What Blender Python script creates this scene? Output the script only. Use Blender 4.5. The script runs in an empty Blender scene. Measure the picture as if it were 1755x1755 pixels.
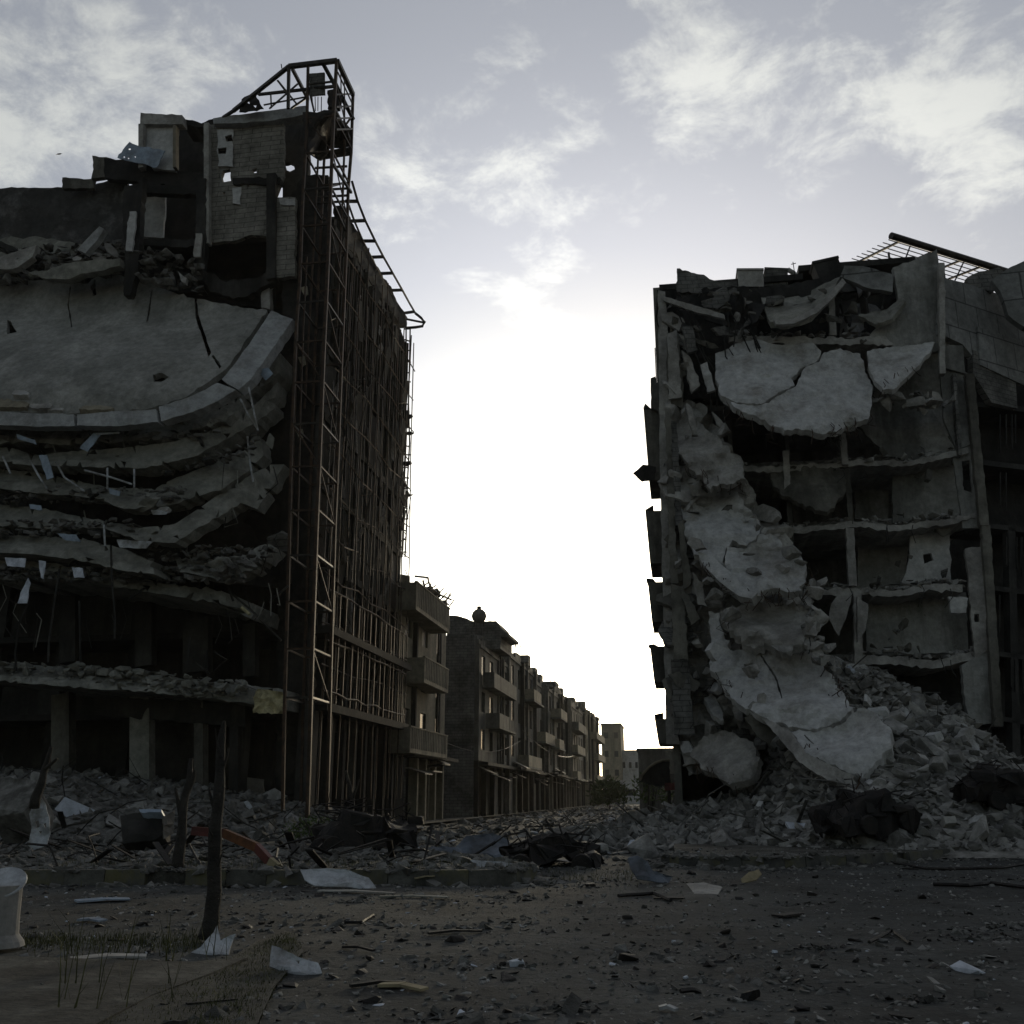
import bpy, bmesh, math, random
from mathutils import Vector, noise, geometry, Matrix
random.seed(7)
PI = math.pi
SC = bpy.context.scene
COL = SC.collection
# ------------------------------------------------------------------ camera
FPX = 1697.0; CX = 877.5; PITCH = math.radians(16.03); EYE = Vector((0, 0, 1.6))
cam_d = bpy.data.cameras.new('camera'); cam = bpy.data.objects.new('camera', cam_d); COL.objects.link(cam)
cam.location = EYE; cam.rotation_euler = (PI/2 + PITCH, 0, 0)
cam_d.sensor_width = 36; cam_d.lens = 36*FPX/1755; cam_d.clip_start = .1; cam_d.clip_end = 9000
SC.camera = cam
# ------------------------------------------------------------------ sky, sun, exposure
SUN_AZ = math.radians(12.5); SUN_EL = math.radians(8.5)
GLOW_AZ = math.radians(4.5); GLOW_EL = math.radians(7)
world = bpy.data.worlds.new('World'); SC.world = world; world.use_nodes = True
def build_world():
    nt = world.node_tree; N = nt.nodes; Lk = nt.links; N.clear()
    def nd(t, **k):
        n = N.new(t)
        for a, b in k.items(): setattr(n, a, b)
        return n
    def mth(op, a, b=None, clamp=False):
        n = nd('ShaderNodeMath', operation=op); n.use_clamp = clamp
        for i, x in enumerate((a, b)):
            if x is None: continue
            if isinstance(x, (int, float)): n.inputs[i].default_value = x
            else: Lk.new(x, n.inputs[i])
        return n.outputs[0]
    out = nd('ShaderNodeOutputWorld')
    sky = nd('ShaderNodeTexSky', sky_type='NISHITA', sun_disc=False)
    sky.sun_elevation = SUN_EL; sky.sun_rotation = SUN_AZ
    bg1 = nd('ShaderNodeBackground'); bg1.inputs[1].default_value = .05
    Lk.new(sky.outputs[0], bg1.inputs[0])
    tc = nd('ShaderNodeTexCoord')
    g = Vector((math.sin(GLOW_AZ)*math.cos(GLOW_EL), math.cos(GLOW_AZ)*math.cos(GLOW_EL), math.sin(GLOW_EL)))
    dot = nd('ShaderNodeVectorMath', operation='DOT_PRODUCT'); dot.inputs[1].default_value = g
    Lk.new(tc.outputs['Generated'], dot.inputs[0])
    ang = mth('MULTIPLY', mth('ARCCOSINE', dot.outputs['Value']), 180/PI)
    # cloud layer projected on a flat layer overhead
    sep = nd('ShaderNodeSeparateXYZ'); Lk.new(tc.outputs['Generated'], sep.inputs[0])
    zz = mth('ADD', mth('MAXIMUM', sep.outputs[2], 0.0), .10)
    cmb = nd('ShaderNodeCombineXYZ')
    Lk.new(mth('DIVIDE', sep.outputs[0], zz), cmb.inputs[0]); Lk.new(mth('DIVIDE', sep.outputs[1], zz), cmb.inputs[1])
    mp = nd('ShaderNodeMapping'); mp.inputs['Location'].default_value = (1.7, 6.1, .0); mp.inputs['Scale'].default_value = (1.0, 1.0, 1)
    mp.inputs['Rotation'].default_value = (0, 0, .5)
    Lk.new(cmb.outputs[0], mp.inputs[0])
    n1 = nd('ShaderNodeTexNoise'); n1.inputs['Scale'].default_value = 1.7; n1.inputs['Detail'].default_value = 8
    n1.inputs['Roughness'].default_value = .54; n1.inputs['Distortion'].default_value = .1
    Lk.new(mp.outputs[0], n1.inputs['Vector'])
    n2 = nd('ShaderNodeTexNoise'); n2.inputs['Scale'].default_value = 7.5; n2.inputs['Detail'].default_value = 9
    n2.inputs['Roughness'].default_value = .68; n2.inputs['Distortion'].default_value = .25
    Lk.new(mp.outputs[0], n2.inputs['Vector'])
    m = mth('ADD', mth('MULTIPLY', n1.outputs[0], .60), mth('MULTIPLY', n2.outputs[0], .40))
    mr = nd('ShaderNodeMapRange'); mr.interpolation_type = 'SMOOTHSTEP'
    mr.inputs[1].default_value = .50; mr.inputs[2].default_value = .62
    Lk.new(m, mr.inputs[0])
    col = nd('ShaderNodeMix', data_type='RGBA')
    col.inputs[6].default_value = (.88, .88, .935, 1); col.inputs[7].default_value = (1.72, 1.70, 1.56, 1)
    fd = nd('ShaderNodeMapRange'); fd.inputs[1].default_value = 12; fd.inputs[2].default_value = 34; Lk.new(ang, fd.inputs[0])
    Lk.new(mth('MULTIPLY', mr.outputs[0], mth('ADD', mth('MULTIPLY', fd.outputs[0], .75), .25)), col.inputs[0])
    # brightness by angle from the veiled sun
    cr = nd('ShaderNodeFloatCurve')
    c = cr.mapping.curves[0]
    pts = [(0, 1.0), (6/180, .66), (11/180, .38), (16/180, .22), (20/180, .158), (26/180, .116), (34/180, .078), (46/180, .056), (70/180, .034), (110/180, .020), (1, .0145)]
    c.points[0].location = pts[0]; c.points[1].location = pts[-1]
    for q in pts[1:-1]: c.points.new(*q)
    for q in c.points: q.handle_type = 'AUTO_CLAMPED'
    cr.mapping.update()
    Lk.new(mth('DIVIDE', ang, 180), cr.inputs['Value'])
    st = mth('MULTIPLY', cr.outputs[0], 5.2)
    # warm white towards the glow
    mr2 = nd('ShaderNodeMapRange'); mr2.inputs[1].default_value = 24; mr2.inputs[2].default_value = 8
    Lk.new(ang, mr2.inputs[0])
    col2 = nd('ShaderNodeMix', data_type='RGBA'); col2.inputs[7].default_value = (1.13, 1.08, .90, 1)
    Lk.new(mr2.outputs[0], col2.inputs[0]); Lk.new(col.outputs[2], col2.inputs[6])
    bg2 = nd('ShaderNodeBackground'); Lk.new(col2.outputs[2], bg2.inputs[0]); Lk.new(st, bg2.inputs[1])
    add = nd('ShaderNodeAddShader'); Lk.new(bg1.outputs[0], add.inputs[0]); Lk.new(bg2.outputs[0], add.inputs[1])
    Lk.new(add.outputs[0], out.inputs[0])
build_world()
sl = bpy.data.lights.new('sun', 'SUN'); sl.energy = .8; sl.angle = math.radians(5); sl.color = (1, .87, .62)
so = bpy.data.objects.new('sun', sl); COL.objects.link(so)
_d = Vector((math.sin(SUN_AZ)*math.cos(SUN_EL), math.cos(SUN_AZ)*math.cos(SUN_EL), math.sin(SUN_EL)))
so.rotation_euler = _d.to_track_quat('Z', 'Y').to_euler(); so.location = (0, 0, 60)
SC.view_settings.view_transform = 'Standard'; SC.view_settings.look = 'None'
SC.view_settings.exposure = 0; SC.view_settings.gamma = 1
# ------------------------------------------------------------------ coordinate helpers
AZ = math.radians(9.0)
SV = Vector((math.sin(AZ), math.cos(AZ), 0)); RV = Vector((math.cos(AZ), -math.sin(AZ), 0)); UP = Vector((0, 0, 1))
def W(p, q, z): return RV*p + SV*q + UP*z
def PQ(v): return v.dot(RV), v.dot(SV)
def ray(u, v):
    dx = (u-CX)/FPX; dz = -(v-CX)/FPX; c, s = math.cos(PITCH), math.sin(PITCH)
    return Vector((dx, c - dz*s, s + dz*c))
def onq(u, v, q): r = ray(u, v); return EYE + r*(q/r.dot(SV))
def onp(u, v, p): r = ray(u, v); return EYE + r*(p/r.dot(RV))
def onz(u, v, z=0.0): r = ray(u, v); return EYE + r*((z-EYE.z)/r.z)
def at(u, v, Y): r = ray(u, v); return EYE + r*(Y/r.y)
def lerp(a, b, t): return a + (b-a)*t
def interp(x, tab):
    if x <= tab[0][0]: return tab[0][1]
    for (a, b), (c, d) in zip(tab, tab[1:]):
        if x <= c: return b + (d-b)*(x-a)/(c-a)
    return tab[-1][1]
def nz(v, s=1.0): return noise.noise(Vector(v)*s)
# ------------------------------------------------------------------ scene helpers
OFF = {}
def tag(o, label=None, cat=None, group=None, kind=None):
    if label: o['label'] = label
    if cat: o['category'] = cat
    if group: o['group'] = group
    if kind: o['kind'] = kind
    return o
def thing(name, loc, label, cat, group=None):
    o = bpy.data.objects.new(name, None); o.empty_display_size = .3; COL.objects.link(o)
    o.location = loc; OFF[o] = Vector(loc)
    return tag(o, label, cat, group)
class MB:
    def __init__(s): s.v = []; s.f = []
    def add(s, vs, fs):
        n = len(s.v); s.v += [Vector(a) for a in vs]; s.f += [tuple(i+n for i in f) for f in fs]; return s
    def box8(s, c):   # c: 8 corners, bottom 4 ccw then top 4
        return s.add(c, [(0, 3, 2, 1), (4, 5, 6, 7), (0, 1, 5, 4), (1, 2, 6, 5), (2, 3, 7, 6), (3, 0, 4, 7)])
    def bx(s, p0, p1, q0, q1, z0, z1):
        return s.box8([W(p0, q0, z0), W(p1, q0, z0), W(p1, q1, z0), W(p0, q1, z0), W(p0, q0, z1), W(p1, q0, z1), W(p1, q1, z1), W(p0, q1, z1)])
    def obx(s, c, a, b, d):   # centre and three half axis vectors
        c = Vector(c)
        return s.box8([c-a-b-d, c+a-b-d, c+a+b-d, c-a+b-d, c-a-b+d, c+a-b+d, c+a+b+d, c-a+b+d])
    def beam(s, a, b, w=.1, h=None, up=UP):
        a = Vector(a); b = Vector(b); h = h or w; d = (b-a)
        if d.length < 1e-6: return s
        dn = d.normalized()
        if abs(dn.dot(up)) > .97: up = SV
        x = dn.cross(up).normalized(); y = x.cross(dn)
        return s.obx((a+b)/2, x*w/2, d/2, y*h/2)
    def tube(s, pts, r, n=6, closed_ends=True):
        pts = [Vector(p) for p in pts]; m = len(pts)
        rr = r if isinstance(r, (list, tuple)) else [r]*m
        base = len(s.v)
        for i, p in enumerate(pts):
            t = (pts[min(i+1, m-1)] - pts[max(i-1, 0)]).normalized()
            u = UP if abs(t.z) < .9 else SV
            x = t.cross(u).normalized(); y = x.cross(t)
            for k in range(n):
                a = 2*PI*k/n; s.v.append(p + (x*math.cos(a)+y*math.sin(a))*rr[i])
        for i in range(m-1):
            for k in range(n):
                k2 = (k+1) % n
                s.f.append((base+i*n+k, base+i*n+k2, base+(i+1)*n+k2, base+(i+1)*n+k))
        if closed_ends:
            s.f.append(tuple(base+k for k in range(n))[::-1]); s.f.append(tuple(base+(m-1)*n+k for k in range(n)))
        return s
    def prism(s, pts, dirv):
        n = len(pts); pts = [Vector(p) for p in pts]
        return s.add(pts+[p+dirv for p in pts], [tuple(range(n))[::-1], tuple(range(n, 2*n))] + [(i, (i+1) % n, (i+1) % n+n, i+n) for i in range(n)])
    def build(s, name, m, parent=None, loc=None, smooth=False):
        if not s.v: return None
        if parent is not None: o0 = OFF[parent]
        elif loc is not None: o0 = Vector(loc)
        else:
            k = len(s.v); o0 = Vector((sum(v.x for v in s.v)/k, sum(v.y for v in s.v)/k, min(v.z for v in s.v)))
        me = bpy.data.meshes.new(name)
        me.from_pydata([tuple(v-o0) for v in s.v], [], s.f)
        me.materials.append(m)
        bm = bmesh.new(); bm.from_mesh(me); bmesh.ops.recalc_face_normals(bm, faces=bm.faces); bm.to_mesh(me); bm.free()
        if smooth: me.polygons.foreach_set('use_smooth', [True]*len(me.polygons))
        me.update()
        o = bpy.data.objects.new(name, me); COL.objects.link(o)
        OFF[o] = o0
        if parent is not None: o.parent = parent
        else: o.location = o0
        return o
def inpoly(x, y, P):
    c = False; n = len(P); j = n-1
    for i in range(n):
        if (P[i][1] > y) != (P[j][1] > y) and x < (P[j][0]-P[i][0])*(y-P[i][1])/(P[j][1]-P[i][1])+P[i][0]: c = not c
        j = i
    return c
def jagged(P, step, jag, seed=0):
    out = []
    n = len(P)
    for i in range(n):
        a, b = P[i], P[(i+1) % n]
        L = math.hypot(b[0]-a[0], b[1]-a[1]); k = max(1, int(L/step))
        nx, ny = -(b[1]-a[1])/(L+1e-9), (b[0]-a[0])/(L+1e-9)
        for j in range(k):
            t = j/k; u = a[0]+(b[0]-a[0])*t; v = a[1]+(b[1]-a[1])*t; q = a[2]+(b[2]-a[2])*t
            w = (nz((u, v, seed*3.1), .09)*1.1 + nz((u, v, seed+9), .31)*.9 + random.uniform(-.42, .42)) * jag if j else nz((u, v, seed), .3)*jag*.5
            out.append((u+nx*w, v+ny*w, q))
    return out
def shard(name, mat, parent, outline, thick=.2, step=9, jag=3, holes=(), bump=.08, seed=0, plane='q', grid=None, back=None, label=None, mb=None, bs=.6, erode=0, fine=0):
    """A broken plate: outline [(u, v, depth)] seen from the eye, put at its own depth, triangulated, buckled, given thickness."""
    if len(outline[0]) == 2: raise ValueError
    O = jagged(outline, step, jag, seed)
    grid = grid or step*1.3
    fn = onq if plane == 'q' else onp
    H = [jagged([(a, b, 0) for a, b in h], max(3, step*.5), 1.2, seed+5) for h in holes]
    pts = [Vector((a, b)) for a, b, _ in O]; edges = [(i, (i+1) % len(O)) for i in range(len(O))]
    for h in H:
        n = len(pts); pts += [Vector((a, b)) for a, b, _ in h]; edges += [(n+i, n+(i+1) % len(h)) for i in range(len(h))]
    us = [a for a, _, _ in O]; vs = [b for _, b, _ in O]
    y = min(vs)+grid*.5; row = 0
    while y < max(vs):
        x = min(us)+grid*(.5 if row % 2 else 1.0)
        while x < max(us):
            xx = x+random.uniform(-.25, .25)*grid; yy = y+random.uniform(-.25, .25)*grid
            if inpoly(xx, yy, O) and not any(inpoly(xx, yy, h) for h in H):
                if min((xx-a)**2+(yy-b)**2 for a, b, _ in O) > (grid*.3)**2: pts.append(Vector((xx, yy)))
            x += grid
        y += grid; row += 1
    r = geometry.delaunay_2d_cdt(pts, edges, [], 0, 1e-5)
    V2, F2 = r[0], r[2]
    F3 = []
    for f in F2:
        cx = sum(V2[i].x for i in f)/3; cy = sum(V2[i].y for i in f)/3
        if inpoly(cx, cy, O) and not any(inpoly(cx, cy, h) for h in H):
            if erode and min((cx-a)**2+(cy-b)**2 for a, b, _ in O) < (step*.8)**2 and nz((cx, cy, seed), .21) > .5-erode: continue
            F3.append(tuple(f))
    P3 = []
    for p in V2:
        ws = 0; q = 0
        for a, b, c in O:
            w = 1/((p.x-a)**2+(p.y-b)**2+4)**1.5; ws += w; q += w*c
        d = q/ws
        P = fn(p.x, p.y, d)
        P3.append(P)
    P3 = [P + (P-EYE).normalized()*(noise.fractal(P*bs+Vector((seed, 0, 0)), 1.0, 2.0, 3)*bump*2 + nz(P+Vector((seed, 3, 0)), 3.1)*fine + nz(P, 8.0)*fine*.5) for P in P3]
    if back is None:
        nrm = Vector()
        for f in F3:
            a, b, c = (P3[i] for i in f); nn = (b-a).cross(c-a)
            if nn.dot(a-EYE) < 0: nn = -nn
            nrm += nn
        back = nrm.normalized() if nrm.length > 0 else SV
    n = len(P3)
    from collections import Counter
    ec = {}
    for f in F3:
        for i in range(3):
            e = (f[i], f[(i+1) % 3]); k = (min(e), max(e)); ec[k] = None if k in ec else e
    faces = list(F3) + [tuple(i+n for i in f)[::-1] for f in F3]
    for k, e in ec.items():
        if e: faces.append((e[1], e[0], e[0]+n, e[1]+n))
    used = sorted({i for f in F3 for i in f}); mp = {}
    verts = []
    for i in used: mp[i] = len(verts); verts.append(P3[i])
    for i in used: mp[i+n] = len(verts); verts.append(P3[i]+back*thick)
    faces = [tuple(mp[i] for i in f) for f in faces]
    if mb is not None: mb.add(verts, faces); return None
    m = MB(); m.v = verts; m.f = faces
    o = m.build(name, mat, parent)
    if label: o['label'] = label
    return o
# ------------------------------------------------------------------ materials
def mat(name, c1, c2, scale=1.0, rough=.9, bump=.3, bscale=6.0, metal=0.0, stain=None, stain_amt=.5, speck=None, tile=None, spec=.3, vstreak=False, thr=.5, grain=.38, gscale=3.0):
    m = bpy.data.materials.new(name); m.use_nodes = True
    nt = m.node_tree; N = nt.nodes; L = nt.links; b = N['Principled BSDF']
    geo = N.new('ShaderNodeNewGeometry')
    def nse(s, d=6, r=.6, vec=None):
        n = N.new('ShaderNodeTexNoise'); n.inputs['Scale'].default_value = s; n.inputs['Detail'].default_value = d; n.inputs['Roughness'].default_value = r
        L.new(vec or geo.outputs['Position'], n.inputs['Vector']); return n.outputs[0]
    def mix(f, a, c):
        x = N.new('ShaderNodeMix'); x.data_type = 'RGBA'
        if isinstance(f, float): x.inputs[0].default_value = f
        else: L.new(f, x.inputs[0])
        for i, q in ((6, a), (7, c)):
            if isinstance(q, tuple): x.inputs[i].default_value = (*q, 1)
            else: L.new(q, x.inputs[i])
        return x.outputs[2]
    def rng(f, a, c):
        x = N.new('ShaderNodeMapRange'); x.inputs[1].default_value = a; x.inputs[2].default_value = c; L.new(f, x.inputs[0]); return x.outputs[0]
    col = mix(rng(nse(scale), .35, .65), c1, c2)
    if stain:
        vec = None
        if vstreak:
            mp = N.new('ShaderNodeMapping'); mp.inputs['Scale'].default_value = (1, 1, .16); L.new(geo.outputs['Position'], mp.inputs[0]); vec = mp.outputs[0]
        f = rng(nse(.55*scale+.25, 8, .68, vec), thr-.06, thr+.12)
        mu = N.new('ShaderNodeMath'); mu.operation = 'MULTIPLY'; mu.inputs[1].default_value = stain_amt; L.new(f, mu.inputs[0])
        col = mix(mu.outputs[0], col, stain)
    if speck:
        v = N.new('ShaderNodeTexVoronoi'); v.inputs['Scale'].default_value = 9; L.new(geo.outputs['Position'], v.inputs['Vector'])
        col = mix(rng(v.outputs['Distance'], .16, .10), col, speck)
    bh = nse(bscale, 8, .65)
    if tile:
        br = N.new('ShaderNodeTexBrick'); br.inputs['Scale'].default_value = 1.0
        br.inputs['Brick Width'].default_value = tile[0]; br.inputs['Row Height'].default_value = tile[1]; br.inputs['Mortar Size'].default_value = tile[2]
        br.inputs['Color1'].default_value = (1, 1, 1, 1); br.inputs['Color2'].default_value = (.8, .8, .8, 1); br.inputs['Mortar'].default_value = (.35, .35, .35, 1)
        sx = N.new('ShaderNodeSeparateXYZ'); L.new(geo.outputs['Position'], sx.inputs[0])
        ad = N.new('ShaderNodeMath'); L.new(sx.outputs[0], ad.inputs[0]); L.new(sx.outputs[1], ad.inputs[1])
        cx = N.new('ShaderNodeCombineXYZ'); L.new(ad.outputs[0], cx.inputs[0]); L.new(sx.outputs[2], cx.inputs[1])
        L.new(cx.outputs[0], br.inputs['Vector'])
        x = N.new('ShaderNodeMix'); x.data_type = 'RGBA'; x.blend_type = 'MULTIPLY'; x.inputs[0].default_value = 1
        L.new(col, x.inputs[6]); L.new(br.outputs[0], x.inputs[7]); col = x.outputs[2]
    if grain:
        g1 = N.new('ShaderNodeMapRange'); g1.inputs[1].default_value = .32; g1.inputs[2].default_value = .68; g1.inputs[3].default_value = 1-grain; g1.inputs[4].default_value = 1+grain*.8
        L.new(nse(gscale, 10, .78), g1.inputs[0])
        gx_ = N.new('ShaderNodeMix'); gx_.data_type = 'RGBA'; gx_.blend_type = 'MULTIPLY'; gx_.inputs[0].default_value = 1
        L.new(col, gx_.inputs[6]); L.new(g1.outputs[0], gx_.inputs[7]); col = gx_.outputs[2]
    L.new(col, b.inputs['Base Color'])
    b.inputs['Roughness'].default_value = rough; b.inputs['Metallic'].default_value = metal
    b.inputs['Specular IOR Level'].default_value = spec
    if bump:
        bn = N.new('ShaderNodeBump'); bn.inputs['Strength'].default_value = bump; bn.inputs['Distance'].default_value = .05
        L.new(bh, bn.inputs['Height']); L.new(bn.outputs[0], b.inputs['Normal'])
    return m
M = {}
M['concrete'] = mat('concrete', (.30, .29, .27), (.40, .39, .36), .9, stain=(.13, .12, .11), stain_amt=.6)
M['plaster'] = mat('pale_plaster', (.40, .40, .39), (.50, .50, .49), .35, stain=(.24, .225, .20), stain_amt=.8, bump=.7, thr=.56, bscale=4)
M['slab_left'] = mat('roof_screed', (.17, .17, .155), (.27, .27, .25), .3, stain=(.36, .355, .33), stain_amt=.85, bump=.6, bscale=4, thr=.53)
M['slab_mid'] = mat('dirty_floor_slab', (.21, .21, .185), (.29, .285, .25), .8, stain=(.12, .118, .10), stain_amt=.8, bump=.7)
M['kerbstone'] = mat('pale_edge_concrete', (.32, .33, .33), (.38, .39, .39), .7, stain=(.16, .15, .14), stain_amt=.5)
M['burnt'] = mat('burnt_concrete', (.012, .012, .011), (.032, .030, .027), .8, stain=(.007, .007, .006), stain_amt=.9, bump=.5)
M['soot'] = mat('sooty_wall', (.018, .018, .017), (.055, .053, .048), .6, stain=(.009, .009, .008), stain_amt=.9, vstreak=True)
M['block'] = mat('block_wall', (.22, .21, .185), (.30, .285, .25), .7, stain=(.10, .095, .08), stain_amt=.7, tile=(.9, .28, .018), bump=.3)
M['dim_block'] = mat('dim_block_wall', (.14, .138, .13), (.20, .195, .18), .8, stain=(.05, .05, .045), stain_amt=.8, tile=(.5, .22, .014), bump=.4)
M['room'] = mat('room_plaster', (.24, .24, .225), (.34, .34, .32), .5, stain=(.11, .11, .10), stain_amt=.9, vstreak=True)
M['tile'] = mat('stone_cladding', (.20, .205, .20), (.27, .275, .265), .4, stain=(.10, .10, .095), stain_amt=.6, tile=(1.9, 1.35, .035), bump=.15)
M['rust'] = mat('rusty_steel', (.028, .020, .014), (.06, .034, .02), 3, rough=.6, metal=.4, bump=.2, bscale=20)
M['darksteel'] = mat('dark_steel', (.022, .020, .018), (.045, .038, .03), 3, rough=.5, metal=.5, bump=.2, bscale=20)
M['whitemetal'] = mat('white_painted_sheet', (.36, .38, .40), (.50, .52, .54), 2, rough=.6, bump=.3, stain=(.13, .12, .10), stain_amt=.9, thr=.48)
M['bluemetal'] = mat('blue_grey_sheet', (.26, .32, .40), (.32, .39, .47), 2, rough=.5, bump=.1, stain=(.12, .12, .13), stain_amt=.5)
M['dullmetal'] = mat('dull_blue_grey_sheet', (.09, .105, .13), (.15, .17, .20), 2, rough=.6, bump=.2, stain=(.05, .05, .05), stain_amt=.7)
M['cloth'] = mat('cloth', (.45, .48, .54), (.55, .58, .64), 3, bump=.2)
M['ycloth'] = mat('yellowish_cloth', (.38, .34, .2), (.48, .42, .25), 3, bump=.2)
M['rubble'] = mat('rubble', (.17, .165, .145), (.33, .32, .295), 2.2, stain=(.08, .076, .066), stain_amt=.7, bump=1.0, bscale=5)
M['chunk'] = mat('broken_concrete', (.19, .186, .17), (.36, .352, .33), 1.6, stain=(.10, .096, .088), stain_amt=.6, bump=.6)
M['chunkwhite'] = mat('pale_fragment', (.42, .45, .50), (.5, .53, .58), 1.6, bump=.3)
M['asphalt'] = mat('dusty_asphalt', (.026, .029, .029), (.070, .074, .070), .32, rough=.85, stain=(.022, .021, .018), stain_amt=.8, speck=(.12, .12, .115), bump=1.0, bscale=9, spec=.25, grain=.65, gscale=6)
M['dirt'] = mat('dirt', (.055, .052, .043), (.10, .094, .08), .6, rough=.95, stain=(.03, .028, .022), stain_amt=.9, bump=.9, bscale=9)
M['paving'] = mat('dusty_paving', (.06, .058, .05), (.12, .117, .10), .9, rough=.9, stain=(.03, .028, .023), stain_amt=.9, bump=1.0, bscale=9, thr=.47, grain=.6, gscale=5)
M['kyellow'] = mat('worn_yellow_paint', (.13, .118, .05), (.10, .096, .07), 3, rough=.85, stain=(.085, .083, .072), stain_amt=1, thr=.45)
M['kblack'] = mat('worn_black_paint', (.045, .045, .045), (.08, .08, .072), 3, rough=.85, stain=(.085, .083, .072), stain_amt=.9, thr=.5)
M['kgrey'] = mat('worn_kerbstone', (.085, .083, .072), (.12, .118, .105), 2, rough=.9, stain=(.05, .048, .04), stain_amt=.9, bump=.7)
M['peeling'] = mat('peeling_sooty_wall', (.035, .035, .033), (.06, .058, .055), .9, stain=(.17, .165, .16), stain_amt=.8, thr=.56, bump=.5)
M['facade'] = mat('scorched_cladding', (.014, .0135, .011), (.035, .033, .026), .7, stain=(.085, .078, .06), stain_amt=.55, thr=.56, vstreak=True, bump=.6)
M['beige'] = mat('beige_render', (.22, .195, .145), (.30, .27, .20), .5, stain=(.12, .105, .08), stain_amt=.8, vstreak=True)
M['greyrender'] = mat('grey_render', (.11, .106, .092), (.19, .182, .155), .5, stain=(.045, .042, .035), stain_amt=.9, vstreak=True)
M['glass'] = mat('dark_pane', (.02, .022, .024), (.03, .032, .035), 1, rough=.25, bump=0, spec=.5)
M['shutter'] = mat('metal_shutter', (.13, .12, .10), (.20, .18, .15), 1, rough=.6, stain=(.06, .05, .045), stain_amt=.7)
M['bark'] = mat('charred_bark', (.018, .016, .013), (.04, .036, .03), 4, bump=1.0, bscale=18)
M['leaf'] = mat('leaf', (.045, .07, .02), (.08, .11, .035), 3, bump=0)
M['grass'] = mat('grass_blades', (.05, .055, .022), (.09, .09, .035), 3, bump=0)
M['black'] = mat('burnt_metal', (.006, .0055, .005), (.018, .014, .011), 3, rough=.65, bump=.5, bscale=10)
M['red'] = mat('red_paint', (.07, .016, .014), (.10, .022, .018), 3, rough=.5)
M['orange'] = mat('orange_paint', (.11, .04, .014), (.15, .055, .018), 3, rough=.5)
M['wood'] = mat('weathered_board', (.24, .20, .12), (.32, .27, .17), 4, bump=.3)
M['greenpl'] = mat('green_plastic', (.02, .05, .03), (.03, .06, .035), 4, bump=0)
M['darkrubble'] = mat('dark_rubble', (.10, .098, .088), (.22, .215, .20), 2.5, stain=(.05, .048, .042), stain_amt=.9, bump=1.0, bscale=6)
# ================================================================== SETTING
def gh(x, y): return .05*nz((x, y, 0), .21) + .025*nz((x, y, 3), .9)
def sheet(name, xs, ys, m, zf, keep=None, kind='structure', smooth=True):
    vs = [(x, y, zf(x, y)) for y in ys for x in xs]; n = len(xs); fs = []
    for j in range(len(ys)-1):
        for i in range(n-1):
            if keep and not keep((xs[i]+xs[i+1])/2, (ys[j]+ys[j+1])/2): continue
            a = j*n+i; fs.append((a, a+1, a+n+1, a+n))
    mb = MB(); mb.add(vs, fs)
    o = mb.build(name, m, None, loc=(0, 0, 0), smooth=smooth); return tag(o, kind=kind)
def span(a, b, n): return [a+(b-a)*i/n for i in range(n+1)]
gx = [-900, -500, -200, -100, -60]+span(-40, 40, 80)+[60, 100, 200, 500, 900]
gy = [-60, -30, -10]+span(0, 80, 80)+[100, 140, 200, 300, 500, 900, 1500]
sheet('ground', gx, gy, M['dirt'], lambda x, y: gh(x, y)-.05)
def LIS(x, y):     # left island inside?
    return inpoly(x, y, LPOLY)
LPOLY = [(-34, 19.6), (-.8, 19.6), (.1, 19.9), (.5, 20.6), (.3, 21.8), (-1.2, 25), (-5, 31), (-7.5, 37), (-8.2, 42), (-34, 60)]
RPOLY = [(3.9, 26.5), (3.6, 25.4), (3.9, 24.6), (4.8, 24.15), (5.8, 24.1), (8.0, 25.0), (14.9, 30.4), (24, 37.6), (40, 50), (24, 60), (6.6, 44)]
def road_keep(x, y): return -30 < x < 32
sheet('road', span(-30, 32, 310), [-6, -3, 0, 3]+span(4, 28, 200)+span(28.5, 46, 50), M['asphalt'], lambda x, y: gh(x, y)+.012+.016*nz((x, y, 5), 2.2)+.010*nz((x, y, 8), 6.0), road_keep)
def strip(name, pp, qq, m, z):
    vs = []; fs = []
    for q in qq:
        for p in pp: w = W(p, q, 0); vs.append((w.x, w.y, z+gh(w.x, w.y)*.6))
    n = len(pp)
    for j in range(len(qq)-1):
        for i in range(n-1): a = j*n+i; fs.append((a, a+1, a+n+1, a+n))
    mb = MB(); mb.add(vs, fs); return tag(mb.build(name, m, None, loc=(0, 0, 0)), kind='structure')
strip('street', span(-13.6, -.8, 16), span(46.2, 230, 90), M['asphalt'], .03)
def island(name, poly, h, m):
    mb = MB(); n = len(poly)
    v = [Vector((x, y, -.1)) for x, y in poly]+[Vector((x, y, h)) for x, y in poly]
    mb.add(v, [tuple(range(n, 2*n))]+[(i, (i+1) % n, (i+1) % n+n, i+n) for i in range(n)])
    return tag(mb.build(name, m, None, loc=(0, 0, 0)), kind='structure')
def inset(poly, d):
    c = []
    n = len(poly)
    for i in range(n):
        a, b, e = poly[i-1], poly[i], poly[(i+1) % n]
        t = Vector((e[0]-a[0], e[1]-a[1])).normalized(); c.append((b[0]-t.y*d, b[1]+t.x*d))
    return c
island('pavement', inset(LPOLY, .22), .255, M['paving'])
island('pavement', inset(RPOLY, .22), .22, M['paving'])
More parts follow.
